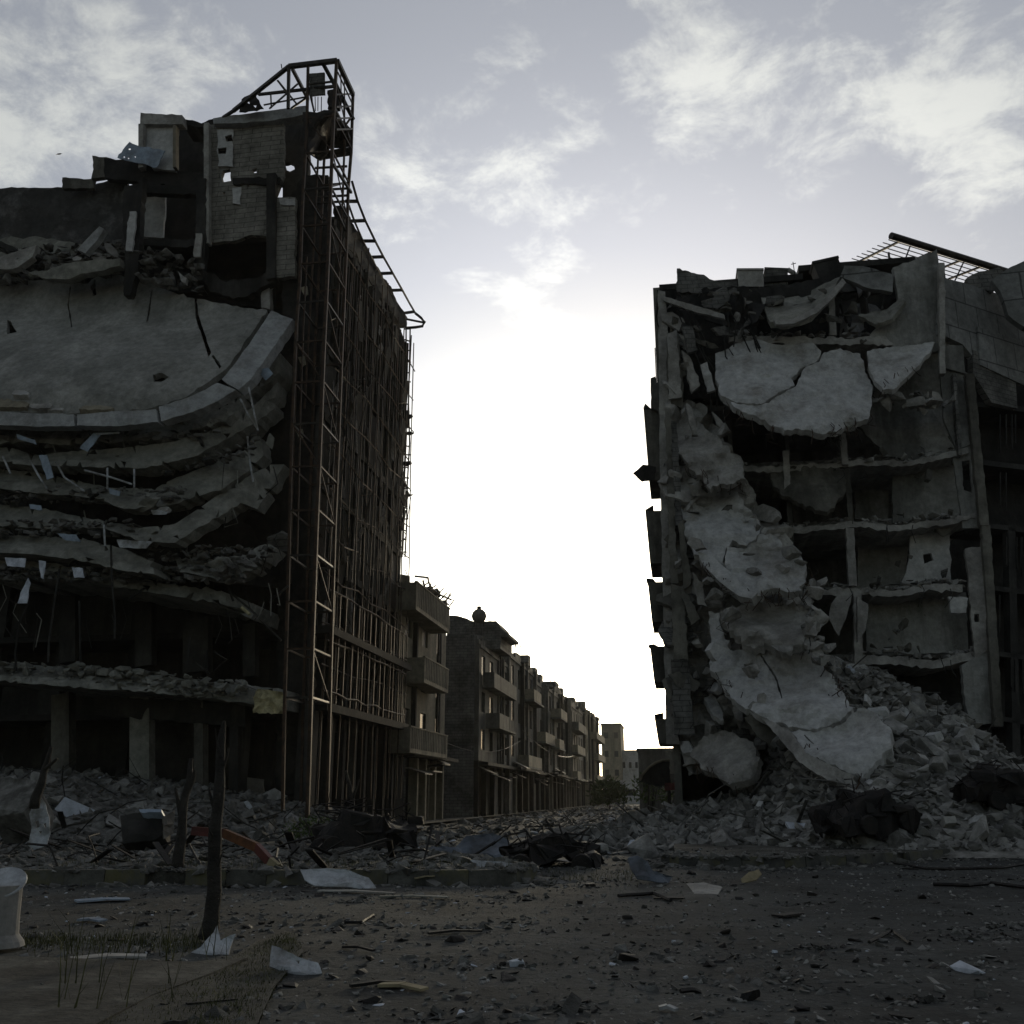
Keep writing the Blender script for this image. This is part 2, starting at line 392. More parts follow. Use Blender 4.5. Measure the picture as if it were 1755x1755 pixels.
def kerb(poly, i0, i1, h, m1, m2, seg=.62):
    A = MB(); B = MB(); pts = [Vector((x, y, 0)) for x, y in poly[i0:i1+1]]
    k = 0
    for a, b in zip(pts, pts[1:]):
        L = (b-a).length; n = max(1, round(L/seg)); d = (b-a)/n; nn = Vector((-d.y, d.x, 0)).normalized()
        for i in range(n):
            p = a+d*i; q = a+d*(i+1)-d.normalized()*.012
            if random.random() < .04: k += 1; continue
            w = random.uniform(-.015, .015); hh = h+random.uniform(-.015, .012)
            c = [p+nn*w, q+nn*w, q+nn*(.2+w), p+nn*(.2+w)]
            (A if k % 2 else B).box8([v+Vector((0, 0, -.1)) for v in c]+[c[0]+nn*.03+UP*hh, c[1]+nn*.03+UP*hh, c[2]+UP*hh, c[3]+UP*hh]); k += 1
    tag(A.build('kerb', m1, None), kind='structure'); tag(B.build('kerb', m2, None), kind='structure')
kerb(LPOLY, 0, 7, .29, M['kyellow'], M['kgrey'], .75)
kerb(RPOLY, 0, 8, .25, M['kyellow'], M['kblack'], .55)
strip('pavement', [-15.6, -13.8], span(46.3, 230, 40), M['paving'], .16)
# near left footway with its worn slabs
def tangle(name, n, where, m, label, lmin, lmax, up=.5):
    mb = MB()
    for _ in range(n):
        r = where()
        if r is None: continue
        a = Vector(r); th = random.uniform(0, 6.3); L = random.uniform(lmin, lmax); d = Vector((math.cos(th), math.sin(th), random.uniform(-.1, up)))*L
        if random.random() < .6:
            k = a+d*.5+Vector((random.gauss(0, .12*L), random.gauss(0, .12*L), random.gauss(0, .1*L))); mb.tube([a, a.lerp(k, .6)+UP*.03*L, k, a+d+Vector((0, 0, random.uniform(-.2, .2)*L))], random.uniform(.012, .03), 4)
        else: mb.beam(a+UP*.03, a+d+UP*.03, random.uniform(.05, .2), .025)
    return tag(mb.build(name, M[m], None), label, 'debris', kind='stuff')
near = [onz(u, v, .07) for u, v in [(-260, 1628), (60, 1640), (330, 1648), (425, 1640), (360, 1668), (260, 1705), (150, 1762), (60, 1850), (-300, 1900)]]
mb = MB(); n = len(near)
mb.add([v*1 for v in near]+[Vector((v.x, v.y, -.1)) for v in near], [tuple(range(n))]+[(i, (i+1) % n, (i+1) % n+n, i+n) for i in range(n)])
tag(mb.build('footway', M['paving'], None, loc=(0, 0, 0)), kind='structure')
# ---- rubble mounds
RT = [(-6, .0), (-2.5, .0), (0, .7), (2, 1.3), (3.6, 2.6), (5.2, 5.6), (6.4, 6.9), (8.6, 6.0), (10.8, 4.8), (13, 2.3), (15, 1.3), (20, .6), (26, .2)]
def rmound(x, y):
    p, q = PQ(Vector((x, y, 0)))
    toe = interp(p, [(-5, 37), (0, 32.5), (6, 29.5), (12, 29.5), (18, 30)])
    t = max(0, min(1, (q-toe)/(41.8-toe)))
    h = interp(p, RT)*(t**1.15)
    if q > 42: h *= max(.25, 1-(q-42)/10)
    e = min(1, h*2)
    return .18*min(1, max(0, (q-toe+.6)/.6)) + h + e*(.28*nz((x, y, 1), .55)+.22*nz((x, y, 7), 1.6)+.12*nz((x, y, 9), 4))
LT = [(-40, 3), (-33, 2.6), (-28, 2.3), (-24, 2.1), (-20, 1.7), (-17, 1.3), (-15.5, .9), (-13, .35), (-11.5, .0)]
def lmound(x, y):
    p, q = PQ(Vector((x, y, 0)))
    toe = interp(p, [(-36, 27), (-26, 28), (-16, 31), (-12, 35)])
    t = max(0, min(1, (q-toe)/(39.5-toe)))
    h = interp(p, LT)*(t**.8)
    if q > 44: h *= max(0, 1-(q-44)/6)
    return .2*min(1, max(0, (q-toe+.6)/.6)) + h + min(1, h*2)*(.25*nz((x, y, 1), .6)+.18*nz((x, y, 7), 1.7)+.10*nz((x, y, 9), 4))
def mound_sheet(name, p0, p1, q0, q1, fn, step, mm):
    vs = []; fs = []; P = span(p0, p1, int((p1-p0)/step)); Q = span(q0, q1, int((q1-q0)/step)); n = len(P)
    for q in Q:
        for p in P:
            w = W(p, q, 0); vs.append((w.x, w.y, fn(w.x, w.y)+.02 if fn(w.x, w.y) > .02 else -.2))
    for j in range(len(Q)-1):
        for i in range(n-1): a = j*n+i; fs.append((a, a+1, a+n+1, a+n))
    mb = MB(); mb.add(vs, fs); o = mb.build(name, mm, None)
    return o
tag(mound_sheet('rubble_heap', -5, 25, 29, 50, rmound, .2, M['rubble']), 'high heap of crushed grey concrete and dust spilling out of the opened right ruin', 'rubble', kind='stuff')
tag(mound_sheet('rubble_heap', -38, -11.6, 27, 49, lmound, .22, M['darkrubble']), 'low dark heap of broken masonry along the foot of the left ruin', 'rubble', kind='stuff')
def w_kb():
    pl, h = random.choice([(LPOLY, .255), (LPOLY, .255), (RPOLY, .22)]); i = random.choice([0, 0, 0, 0, 2, 4, 5]) if pl is LPOLY else random.randrange(0, 8); a, b = pl[i], pl[i+1]; t = random.random()
    x = lerp(a[0], b[0], t)+random.gauss(0, .35); y = lerp(a[1], b[1], t)+random.gauss(0, .35); return (x, y, ground_z(x, y))
def ground_z(x, y):
    p, q = PQ(Vector((x, y, 0))); z = gh(x, y)+.012
    if inpoly(x, y, LPOLY): z = .255
    if inpoly(x, y, RPOLY): z = .22
    if -5 < p < 25 and 29 < q < 50: z = max(z, rmound(x, y))
    if -38 < p < -11.6 and 27 < q < 49: z = max(z, lmound(x, y))
    return z
def hull(pts):
    bm = bmesh.new()
    for p in pts: bm.verts.new(p)
    bmesh.ops.convex_hull(bm, input=bm.verts)
    bmesh.ops.delete(bm, geom=[v for v in bm.verts if not v.link_faces], context='VERTS')
    bm.verts.index_update()
    r = ([v.co.copy() for v in bm.verts], [tuple(v.index for v in f.verts) for f in bm.faces]); bm.free(); return r
def rock(sx, sy, sz, n=14, box=.55):
    P = []
    for _ in range(n):
        a = Vector((random.uniform(-1, 1), random.uniform(-1, 1), random.uniform(-1, 1)))
        mx = max(abs(c) for c in a)
        if random.random() < box: a = a/mx
        P.append(Vector((a.x*sx, a.y*sy, a.z*sz)))
    return hull(P)
ROCKS = [rock(1, random.uniform(.5, .9), random.uniform(.18, .6)) for _ in range(14)] + [rock(1, random.uniform(.5, .8), .12, 10, 1) for _ in range(6)] + [rock(1, .22, .2, 12, 1) for _ in range(4)]
def bits(name, n, where, size, m, label, cat, parent=None, flat=.5):
    mb = MB()
    for _ in range(n):
        r = where()
        if r is None: continue
        x, y, z = r; V, F = random.choice(ROCKS); s = size()*random.uniform(.6, 1.3)
        R = Matrix.Rotation(random.uniform(0, 6.3), 3, 'Z') @ Matrix.Rotation(random.uniform(-flat, flat), 3, 'X') @ Matrix.Rotation(random.uniform(-flat, flat), 3, 'Y')
        o = Vector((x, y, z+s*.08)); mb.add([R@(v*s)+o for v in V], F)
    o = mb.build(name, m, parent); return tag(o, label, cat, kind='stuff')
def w_r():
    while True:
        p = random.uniform(-4.5, 20); q = random.uniform(29.5, 43); w = W(p, q, 0); z = rmound(w.x, w.y)
        if z > .12: return (w.x, w.y, z)
def w_l():
    p = random.uniform(-35, -12.5); q = random.uniform(27.5, 43); w = W(p, q, 0); return (w.x, w.y, max(.26, lmound(w.x, w.y)))
bits('rubble_fragments', 9500, w_r, lambda: random.choice([.05, .08, .11, .15, .2, .3]), M['chunk'], 'countless small fragments of concrete and block strewn over the heap below the right ruin', 'rubble', flat=.8)
bits('dark_rubble_fragments', 3600, w_r, lambda: random.choice([.08, .12, .18, .28, .36]), M['darkrubble'], 'darker sooty fragments mixed through the heap below the right ruin', 'rubble', flat=.9)
bits('rubble_fragments', 5600, w_l, lambda: random.choice([.06, .1, .15, .22, .3]), M['darkrubble'], 'countless small dark fragments strewn over the low heap before the left ruin', 'rubble', flat=.8)
def w_road():
    y = 5 + 24*random.random()**1.1; x = random.uniform(-.62, .62)*(y+1)
    return (x, y, ground_z(x, y))
bits('road_grit', 11000, w_road, lambda: random.choice([.008, .012, .012, .018, .025, .035])*random.uniform(.6, 1.4), M['darkrubble'], 'scattered grit and tiny stones all over the foreground road', 'debris', flat=.4)
bits('road_gravel', 6000, w_road, lambda: random.choice([.015, .02, .03, .04])*random.uniform(.6, 1.3), M['chunk'], 'pale gravel and crushed concrete spread over the foreground road', 'debris', flat=.5)
CL = []
for _ in range(90):
    y_ = 5.5+22*random.random()**1.2; CL.append((random.uniform(-.6, .6)*(y_+1), y_, random.uniform(.1, .55)))
def w_cl():
    c = random.choice(CL); x = c[0]+random.gauss(0, c[2]*1.6); y = c[1]+random.gauss(0, c[2]); return (x, y, ground_z(x, y))
bits('road_debris', 3600, w_cl, lambda: random.choice([.012, .02, .03, .05, .07])*random.uniform(.6, 1.3), M['darkrubble'], 'small drifts of crushed masonry and dirt gathered in patches on the foreground road', 'debris', flat=.6)
bits('road_char', 1300, w_cl, lambda: random.choice([.02, .03, .05]), M['black'], 'patches of charred crumbs on the foreground road', 'debris', flat=.6)
bits('road_litter', 320, w_road, lambda: random.choice([.015, .02, .03, .045]), M['chunkwhite'], 'scattered pale scraps and chips on the foreground road', 'debris', flat=.25)
bits('road_clods', 900, w_road, lambda: random.choice([.02, .03, .05, .09]), M['black'], 'scattered dark charred scraps on the foreground road', 'debris', flat=.3)
bits('kerb_dirt', 3200, w_kb, lambda: random.choice([.03, .05, .07, .1, .14]), M['darkrubble'], 'dirt and broken bits banked against the kerbs', 'debris', flat=.4)
def w_isl():
    x = random.uniform(-18, .3); y = random.uniform(19.9, 30); return (x, y, ground_z(x, y)) if inpoly(x, y, LPOLY) else None
bits('island_litter', 3600, w_isl, lambda: random.choice([.04, .06, .1, .15]), M['darkrubble'], 'dark litter and broken masonry over the raised ground behind the left kerb', 'debris', flat=.5)
def w_st():
    q = 30+150*random.random()**1.6; p = random.uniform(-14, -.5) if q > 44 else random.uniform(-12, -.5); w = W(p, q, 0); return (w.x, w.y, ground_z(w.x, w.y)+.02)
bits('street_debris', 3600, w_st, lambda: random.choice([.06, .1, .15, .25]), M['darkrubble'], 'litter of broken masonry covering the street between the ruins', 'debris', flat=.5)
bits('street_scraps', 260, w_st, lambda: random.choice([.1, .15, .2]), M['chunkwhite'], 'bright scraps of sheet and paper scattered down the street', 'debris', flat=.4)
def hit(u, v, y0=4.0):
    r = ray(u, v); t = y0/r.y
    while t < 70:
        P = EYE+r*t
        if P.z <= ground_z(P.x, P.y): return P
        t += .06
    return onz(u, v)
# ---- individual chunks
CHM = []
for V, F in ROCKS:
    for m in (M['chunk'], M['chunkwhite']):
        me = bpy.data.meshes.new('concrete_chunk'); me.from_pydata([tuple(v) for v in V], [], F); me.materials.append(m); me.update(); CHM.append(me)
def chunk(x, y, z, s, tilt, label, group, white=False, k=None, rz=None, name='concrete_chunk', cat='concrete chunk'):
    k = random.randrange(len(ROCKS)) if k is None else k
    o = bpy.data.objects.new(name, CHM[2*k+(1 if white else 0)]); COL.objects.link(o)
    o.location = (x, y, z+s*.05); o.scale = (s, s, s*random.uniform(.8, 1.2)); o.rotation_euler = (random.uniform(-tilt, tilt), random.uniform(-tilt, tilt), random.uniform(0, 6.3) if rz is None else rz)
    OFF[o] = Vector(o.location); return tag(o, label, cat, group)
for i in range(150):
    p = random.uniform(-3.5, 17); q = random.uniform(30, 42.5); w = W(p, q, 0); z = rmound(w.x, w.y); s = random.choice([.2, .25, .3, .4, .6])
    up = z > 2.6
    wh = random.random() < .12
    chunk(w.x, w.y, z, s, .7, ('pale ' if wh else 'grey ')+('broken concrete chunk on the upper slope of the right heap' if up else 'broken concrete chunk low on the toe of the right heap'), ('pale ' if wh else 'grey ')+('chunks on the upper right heap' if up else 'chunks at the toe of the right heap'), wh)
for i in range(70):
    x, y, z = w_l(); wh = random.random() < .15
    chunk(x, y, z, random.choice([.3, .4, .55, .7]), .6, ('pale' if wh else 'dark grey')+' masonry chunk on the low heap by the left ruin', ('pale' if wh else 'dark grey')+' chunks on the left heap', wh)
for i in range(50):
    q = random.uniform(33, 90); p = random.uniform(-13, -1.5); w = W(p, q, 0)
    chunk(w.x, w.y, ground_z(w.x, w.y), random.choice([.2, .3, .45]), .4, 'broken block lying in the street between the two ruins', 'blocks lying in the street')

tangle('tangled_scrap', 150, w_isl, 'black', 'dark tangle of rods, laths and boards behind the left kerb', .3, 1.6)
tangle('tangled_scrap', 110, w_l, 'soot', 'bent bars and boards poking out of the low heap at the left ruin', .5, 2.0, .9)
tangle('tangled_scrap', 150, w_r, 'darkrubble', 'bent bars, pipes and boards poking out of the high heap at the right ruin', .4, 1.9, .8)
tangle('tangled_scrap', 26, w_road, 'black', 'thin wires and laths lying about the foreground road', .15, .6, .04)
tangle('tangled_scrap', 90, w_st, 'black', 'bent bars and boards lying about the street between the ruins', .4, 1.8, .5)
# ================================================================== LEFT RUIN
LB = thing('collapsed_building', W(-24, 44, 0), 'tall burnt building on the left with pancaked floors hanging in curved layers', 'ruined building')
PL = -15.7; QF = 42.0; QB = 56.2
def S(name, m, outline, q=QF, parent=LB, thick=.3, **k):
    o = [(a[0], a[1], (a[2] if len(a) > 2 else q)) for a in outline]
    return shard(name, M[m], parent, o, thick, **k)
# floors and dark inner walls behind the opened front
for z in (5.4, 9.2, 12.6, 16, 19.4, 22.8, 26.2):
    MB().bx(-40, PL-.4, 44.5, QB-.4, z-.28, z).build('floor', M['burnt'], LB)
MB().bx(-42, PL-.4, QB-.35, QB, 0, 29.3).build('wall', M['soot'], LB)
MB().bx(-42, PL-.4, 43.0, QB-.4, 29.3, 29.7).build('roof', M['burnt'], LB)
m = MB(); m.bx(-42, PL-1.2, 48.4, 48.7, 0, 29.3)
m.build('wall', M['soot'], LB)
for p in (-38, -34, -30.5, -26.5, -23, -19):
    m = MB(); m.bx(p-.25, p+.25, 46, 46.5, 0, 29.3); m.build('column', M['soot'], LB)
# ---- upper block silhouette (wall pieces traced on the front plane)
S('wall', 'peeling', [(-90, 326), (0, 323), (40, 321), (108, 321), (158, 318), (215, 300), (235, 420), (200, 470), (0, 480), (-90, 480)], 43.2, thick=.3, jag=2, bump=.15, seed=1)
S('parapet', 'greyrender', [(107, 304), (150, 307), (161, 306), (160, 322), (106, 322)], 42.6, thick=.25, jag=1, step=6)
S('parapet', 'greyrender', [(158, 266), (176, 269), (200, 275), (212, 285), (205, 300), (184, 303), (156, 306), (160, 290)], 42.4, jag=2, step=6)
S('wall', 'burnt', [(178, 271), (240, 278), (300, 292), (352, 296), (352, 326), (180, 305)], 42.3, thick=.4, jag=2)
S('parapet', 'concrete', [(241, 193), (312, 197), (313, 213), (240, 212)], 41.8, thick=.5, jag=1.2, step=8)
S('wall', 'plaster', [(242, 213), (303, 216), (300, 292), (262, 290), (240, 245), (238, 235)], 42.1, thick=.3, jag=1.5)
S('wall', 'burnt', [(300, 205), (350, 212), (352, 300), (298, 300)], 44.8, thick=.3, jag=1.5)
S('roof', 'burnt', [(312, 204), (330, 206), (345, 211), (365, 204), (372, 214), (350, 218), (312, 214)], 42.2, thick=1.5, jag=2, step=6)
S('roof', 'kerbstone', [(365, 203), (380, 200), (430, 194), (480, 187), (524, 181), (526, 196), (470, 206), (400, 211), (366, 212)], 41.7, thick=.6, jag=1.2)
holes1 = [[(382, 292), (394, 290), (396, 310), (381, 312), (379, 302)], [(385, 234), (397, 230), (399, 242), (388, 243)], [(373, 254), (388, 252), (387, 264), (374, 264)], [(423, 317), (427, 316), (427, 320), (423, 320)], [(382, 329), (386, 329), (386, 333), (382, 333)], [(432, 290), (441, 287), (440, 296), (434, 297)]]
S('wall', 'block', [(348, 214), (420, 210), (486, 207), (486, 300), (470, 340), (470, 405), (430, 402), (400, 413), (350, 416), (352, 340)], 42.1, thick=.25, jag=1.5, holes=holes1, seed=3, bump=.04)
S('wall', 'plaster', [(372, 222), (400, 222), (399, 285), (374, 285)], 42.0, thick=.06, jag=3, holes=holes1[1:3], seed=4, bump=.03)
S('wall', 'plaster', [(398, 322), (413, 320), (412, 350), (399, 348)], 42.0, thick=.06, jag=3, seed=5, bump=.03)
for (u0, u1, v0, v1, mm) in ((352, 360, 214, 420, 'concrete'), (459, 474, 300, 480, 'soot'), (240, 248, 215, 290, 'concrete'), (299, 304, 218, 290, 'beige')):
    a = onq((u0+u1)/2, v1, 41.9); b = onq((u0+u1)/2, v0, 41.9); w = (onq(u1, v0, 41.9)-onq(u0, v0, 41.9)).length
    m = MB(); m.beam(a, b, w, .35, up=SV); m.build('column', M[mm], LB)
S('beam', 'burnt', [(398, 304), (480, 304), (480, 314), (399, 315)], 41.95, thick=.4, jag=2)
S('wall', 'block', [(472, 338), (506, 338), (505, 474), (462, 476), (470, 440)], 41.9, thick=.3, jag=2, seed=6)
S('wall', 'plaster', [(478, 340), (505, 340), (505, 352), (480, 350)], 41.75, thick=.1, jag=1, step=5)
S('wall', 'soot', [(484, 205), (528, 198), (532, 480), (506, 480), (506, 338), (484, 338)], 43.5, thick=.3, jag=2, holes=[[(486, 279), (495, 277), (503, 281), (505, 290), (497, 294), (488, 291)]], seed=8)
S('beam', 'burnt', [(300, 318), (352, 322), (352, 334), (240, 330), (240, 312)], 42, thick=.4, jag=2)
# room level
S('wall', 'plaster', [(247, 326), (285, 326), (279, 408), (242, 406)], 43.6, thick=.15, jag=1, seed=9)
S('wall', 'burnt', [(205, 322), (352, 322), (352, 412), (205, 412)], 46.0, thick=.15, jag=1)
S('column', 'soot', [(213, 318), (236, 316), (246, 300), (240, 380), (236, 460), (222, 506), (212, 506), (214, 440), (210, 380)], 41.2, thick=.45, jag=2, step=7, seed=10)
S('column', 'plaster', [(222, 362), (233, 362), (231, 395), (226, 430), (216, 430), (217, 395)], 41.05, thick=.12, jag=2, step=6, seed=11)
S('column', 'soot', [(338, 305), (352, 305), (352, 400), (347, 480), (334, 480), (335, 405)], 41.6, thick=.45, jag=2, step=7, seed=12)
S('column', 'concrete', [(335, 400), (346, 400), (343, 440), (332, 440)], 41.45, thick=.1, jag=1.5, step=6, seed=12)
S('beam', 'soot', [(236, 408), (350, 411), (350, 424), (236, 421)], 41.8, thick=.4, jag=2.5, step=7)
S('wall', 'burnt', [(226, 422), (470, 405), (470, 530), (226, 500)], 45.5, thick=.2, jag=1)
S('beam', 'soot', [(352, 466), (380, 480), (440, 478), (472, 462), (474, 478), (440, 500), (400, 512), (360, 500)], 42.0, thick=.5, jag=4, step=7, seed=13)
S('column', 'concrete', [(447, 480), (462, 478), (462, 530), (448, 527)], 42.3, thick=.4, jag=1.5, step=6, seed=14)
# broken floors and beams heaped above the big roof plate
S('slab', 'concrete', [(0, 440), (30, 430), (62, 420), (55, 440), (30, 458), (-30, 466), (-60, 462)], 41, thick=.4, jag=2, seed=15)
S('beam', 'kerbstone', [(132, 428), (150, 408), (170, 388), (178, 392), (166, 412), (146, 434)], 40.5, thick=.4, jag=1, step=6)
S('slab', 'slab_mid', [(62, 470), (110, 452), (160, 446), (205, 442), (206, 456), (160, 466), (110, 478), (80, 478)], 40.8, thick=.5, jag=3, seed=16)
S('slab', 'slab_mid', [(0, 410), (60, 405), (130, 418), (210, 425), (205, 446), (140, 446), (70, 452), (0, 430)], 42.5, thick=.5, jag=4, seed=17, bump=.3)
S('slab', 'soot', [(-60, 440), (60, 440), (230, 440), (340, 470), (352, 500), (300, 500), (200, 480), (-60, 485)], 43.2, thick=.4, jag=4, seed=18, bump=.4)
m = MB()
for _ in range(420):
    u = random.uniform(-40, 345); v = interp(u, [(-40, 462), (200, 450), (340, 480)])+random.uniform(-35, 26); P = onq(u, v, 42.3+random.uniform(-1, .4)); V, F = random.choice(ROCKS); s = random.uniform(.1, .38)
    R = Matrix.Rotation(random.uniform(0, 6.3), 3, 'Z') @ Matrix.Rotation(random.uniform(-1, 1), 3, 'X'); m.add([R@(x*s)+P for x in V], F)
tag(m.build('debris', M['darkrubble'], LB), kind='stuff')
# ---- the big roof plate hanging like a curtain and its pale edge beam
S('roof_plate', 'slab_left', [(-120, 480, 43.0), (0, 478, 42.6), (25, 474, 42.6), (60, 481, 42.5), (150, 486, 42.4), (166, 474, 42.5), (215, 471, 42.5), (250, 482, 42.4), (300, 502, 42.2), (335, 512, 42.1), (385, 520, 41.9), (440, 531, 41.6), (458, 531, 41.6),
    (441, 556, 40.8), (412, 600, 39.6), (387, 632, 38.8), (352, 658, 38.2), (320, 680, 37.6), (270, 695, 37.3), (220, 704, 37.1), (130, 708, 37.0), (0, 706, 37.0), (-120, 700, 37.0)],
    thick=.3, jag=2.5, step=7, bump=.10, seed=20, fine=.03, holes=[[(12, 548), (18, 550), (29, 569), (12, 573)], [(262, 642), (276, 639), (290, 646), (280, 653), (263, 655)],
    [(333, 508), (337, 506), (340, 540), (352, 575), (362, 605), (357, 612), (347, 580), (335, 545)], [(155, 490), (163, 478), (165, 505), (159, 508)], [(362, 610), (366, 608), (380, 628), (376, 632)], [(120, 490), (122, 490), (118, 520), (124, 560), (122, 561), (115, 522)], [(258, 503), (262, 495), (256, 540), (250, 560)]])
def band(name, m, top, bot, parent=LB, depth=.8, jag=1.5, seed=0, **k):
    """curved edge strip: top and bottom polylines (u, v, q)"""
    k.setdefault('back', SV); k.setdefault('fine', .05); k.setdefault('erode', .1 if m == 'slab_mid' else 0); return S(name, m, top+bot[::-1], parent=parent, thick=depth, jag=jag, seed=seed, **k)
band('edge_beam', 'kerbstone', [(-120, 702, 36.7), (0, 705, 36.7), (60, 708, 36.7), (126, 710, 36.7)], [(-120, 726, 36.6), (0, 728, 36.6), (60, 731, 36.6), (128, 730, 36.6)], depth=.6, jag=1, seed=21)
band('edge_beam', 'kerbstone', [(132, 710, 36.6), (200, 705, 36.7), (266, 701, 36.8)], [(132, 729, 36.5), (205, 730, 36.6), (270, 723, 36.7)], depth=.6, jag=1, seed=22)
band('edge_beam', 'kerbstone', [(272, 697, 36.9), (320, 682, 37.2), (352, 668, 37.5), (372, 656, 37.7)], [(276, 722, 36.8), (330, 706, 37.1), (372, 688, 37.5), (404, 668, 37.8)], depth=.6, jag=1, seed=23)
band('edge_beam', 'kerbstone', [(380, 650, 37.8), (405, 620, 38.6), (432, 582, 39.6), (465, 532, 41.0)], [(408, 668, 37.9), (430, 650, 38.4), (462, 604, 39.4), (502, 547, 40.8)], depth=.7, jag=1, seed=24)
# pancaked floors below
band('slab', 'slab_mid', [(-80, 728, 38.5), (120, 735, 38.6), (280, 728, 38.6), (380, 696, 39), (440, 640, 40.2), (480, 605, 41)], [(-80, 752, 38.2), (120, 762, 38.2), (290, 752, 38.3), (385, 722, 38.8), (438, 672, 40), (478, 640, 41)], depth=3.2, jag=3, seed=30, bump=.3)
band('slab', 'slab_mid', [(-80, 762, 38.4), (20, 768, 38.4), (58, 779, 38.3), (200, 768, 38.3), (300, 757, 38.3), (370, 735, 38.8), (430, 700, 39.8), (476, 655, 41)], [(-80, 782, 37.6), (40, 796, 37.4), (150, 800, 37.4), (250, 802, 37.5), (340, 780, 38.2), (388, 752, 39), (440, 724, 40), (470, 700, 41)], depth=1.2, jag=2, seed=31)
band('slab', 'slab_mid', [(-80, 800, 38.6), (60, 808, 38.5), (180, 835, 38.4), (260, 838, 38.4), (330, 808, 38.8), (400, 780, 39.6), (450, 752, 40.6)], [(-80, 828, 37.8), (60, 845, 37.6), (160, 852, 37.5), (212, 872, 37.3), (290, 866, 37.7), (385, 836, 38.8), (425, 808, 39.8), (452, 780, 40.6)], depth=1.0, jag=2, seed=32)
band('slab', 'slab_mid', [(-80, 862, 38.6), (60, 868, 38.5), (150, 888, 38.2), (240, 905, 37.8), (300, 898, 37.8), (360, 858, 38.6), (420, 820, 39.6), (462, 796, 40.4), (487, 796, 40.8)], [(-80, 896, 37.6), (60, 905, 37.5), (170, 905, 37.4), (240, 926, 37.0), (300, 930, 37.0), (350, 900, 37.8), (412, 862, 39), (440, 872, 39.4), (470, 830, 40.3)], depth=.9, jag=2.5, seed=33)
band('slab', 'slab_mid', [(-80, 916, 38.2), (60, 918, 38.0), (150, 925, 37.8), (210, 940, 37.6), (262, 962, 37.3)], [(-80, 946, 37.0), (60, 950, 37.0), (150, 962, 37.0), (200, 976, 36.8), (264, 984, 36.8)], depth=1.4, jag=2.5, seed=34, bump=.16)
band('slab', 'slab_mid', [(300, 955, 38.6), (350, 962, 38.6), (420, 948, 39), (470, 924, 40)], [(310, 980, 37.6), (370, 992, 37.6), (430, 978, 38.6), (474, 940, 40)], depth=1.2, jag=4, seed=35, bump=.2)
band('slab', 'slab_mid', [(-80, 955, 38.8), (60, 962, 38.6), (160, 975, 38.4), (280, 1000, 38.4), (380, 1012, 39), (440, 1040, 40)], [(-80, 975, 38.4), (60, 985, 38.2), (160, 998, 38), (280, 1018, 38), (376, 1034, 38.8), (430, 1060, 40)], depth=5, jag=4, seed=36, bump=.3)
# big dark recess behind the pancakes
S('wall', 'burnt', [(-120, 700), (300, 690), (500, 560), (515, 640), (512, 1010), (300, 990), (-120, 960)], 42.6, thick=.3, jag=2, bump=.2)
m = MB()
for (v0, u0, u1, q, k) in ((752, -40, 400, 38.6, 150), (850, -40, 320, 37.9, 160), (905, -40, 240, 37.5, 110), (985, 0, 420, 37.9, 300), (800, 150, 440, 38.4, 110), (950, 250, 470, 38.2, 120)):
    for _ in range(k):
        u = random.uniform(u0, u1); v = v0+random.uniform(-14, 12)+((u-300)*-.25 if u > 300 and v0 < 900 else 0); P = onq(u, v, q+random.uniform(-.3, .5)); V, F = random.choice(ROCKS); s = random.uniform(.05, .26)
        R = Matrix.Rotation(random.uniform(0, 6.3), 3, 'Z') @ Matrix.Rotation(random.uniform(-1, 1), 3, 'X'); m.add([R@(x*s)+P for x in V], F)
tag(m.build('debris', M['darkrubble'], LB), kind='stuff')
# pale sheets and rods sticking from the gaps
def plate(name, m, quad, q, parent, th=.04, jag=1, **k): return S(name, m, quad, q, parent=parent, thick=th, jag=jag, step=6, **k)
for pts, q, mm in (([(28, 744), (60, 754), (62, 762), (30, 752)], 37, 'bluemetal'), ([(136, 768), (160, 742), (172, 746), (150, 774)], 37.2, 'bluemetal'), ([(66, 780), (80, 780), (92, 818), (80, 822)], 37, 'bluemetal'),
    ([(200, 925), (262, 928), (250, 940), (205, 938)], 36.6, 'whitemetal'), ([(258, 874), (290, 876), (284, 882), (262, 882)], 37, 'whitemetal'), ([(98, 914), (130, 916), (138, 928), (112, 926)], 36.8, 'bluemetal'),
    ([(8, 955), (44, 957), (42, 972), (12, 970)], 36.8, 'cloth'), ([(66, 960), (78, 962), (74, 992), (70, 990)], 36.8, 'cloth'), ([(123, 972), (141, 974), (144, 990), (127, 990)], 36.8, 'cloth'),
    ([(48, 990), (52, 1000), (46, 1034), (30, 1034), (38, 1010)], 36.8, 'cloth'), ([(50, 864), (70, 866), (72, 874), (52, 872)], 37, 'bluemetal'), ([(186, 836), (206, 842), (204, 850), (188, 846)], 37, 'bluemetal'),
    ([(440, 635), (460, 630), (468, 640), (455, 652)], 39.2, 'bluemetal'), ([(455, 760), (462, 742), (470, 750), (466, 770)], 40, 'slab_mid')):
    plate('loose_sheet', mm, pts, q, LB, seed=int(pts[0][0]))
def rod(pts, q, r=.035, m='whitemetal', name='bent_rod', parent=LB):
    pp = [onq(a[0], a[1], a[2] if len(a) > 2 else q) for a in pts]
    return MB().tube(pp, r, 6).build(name, M[m], parent)
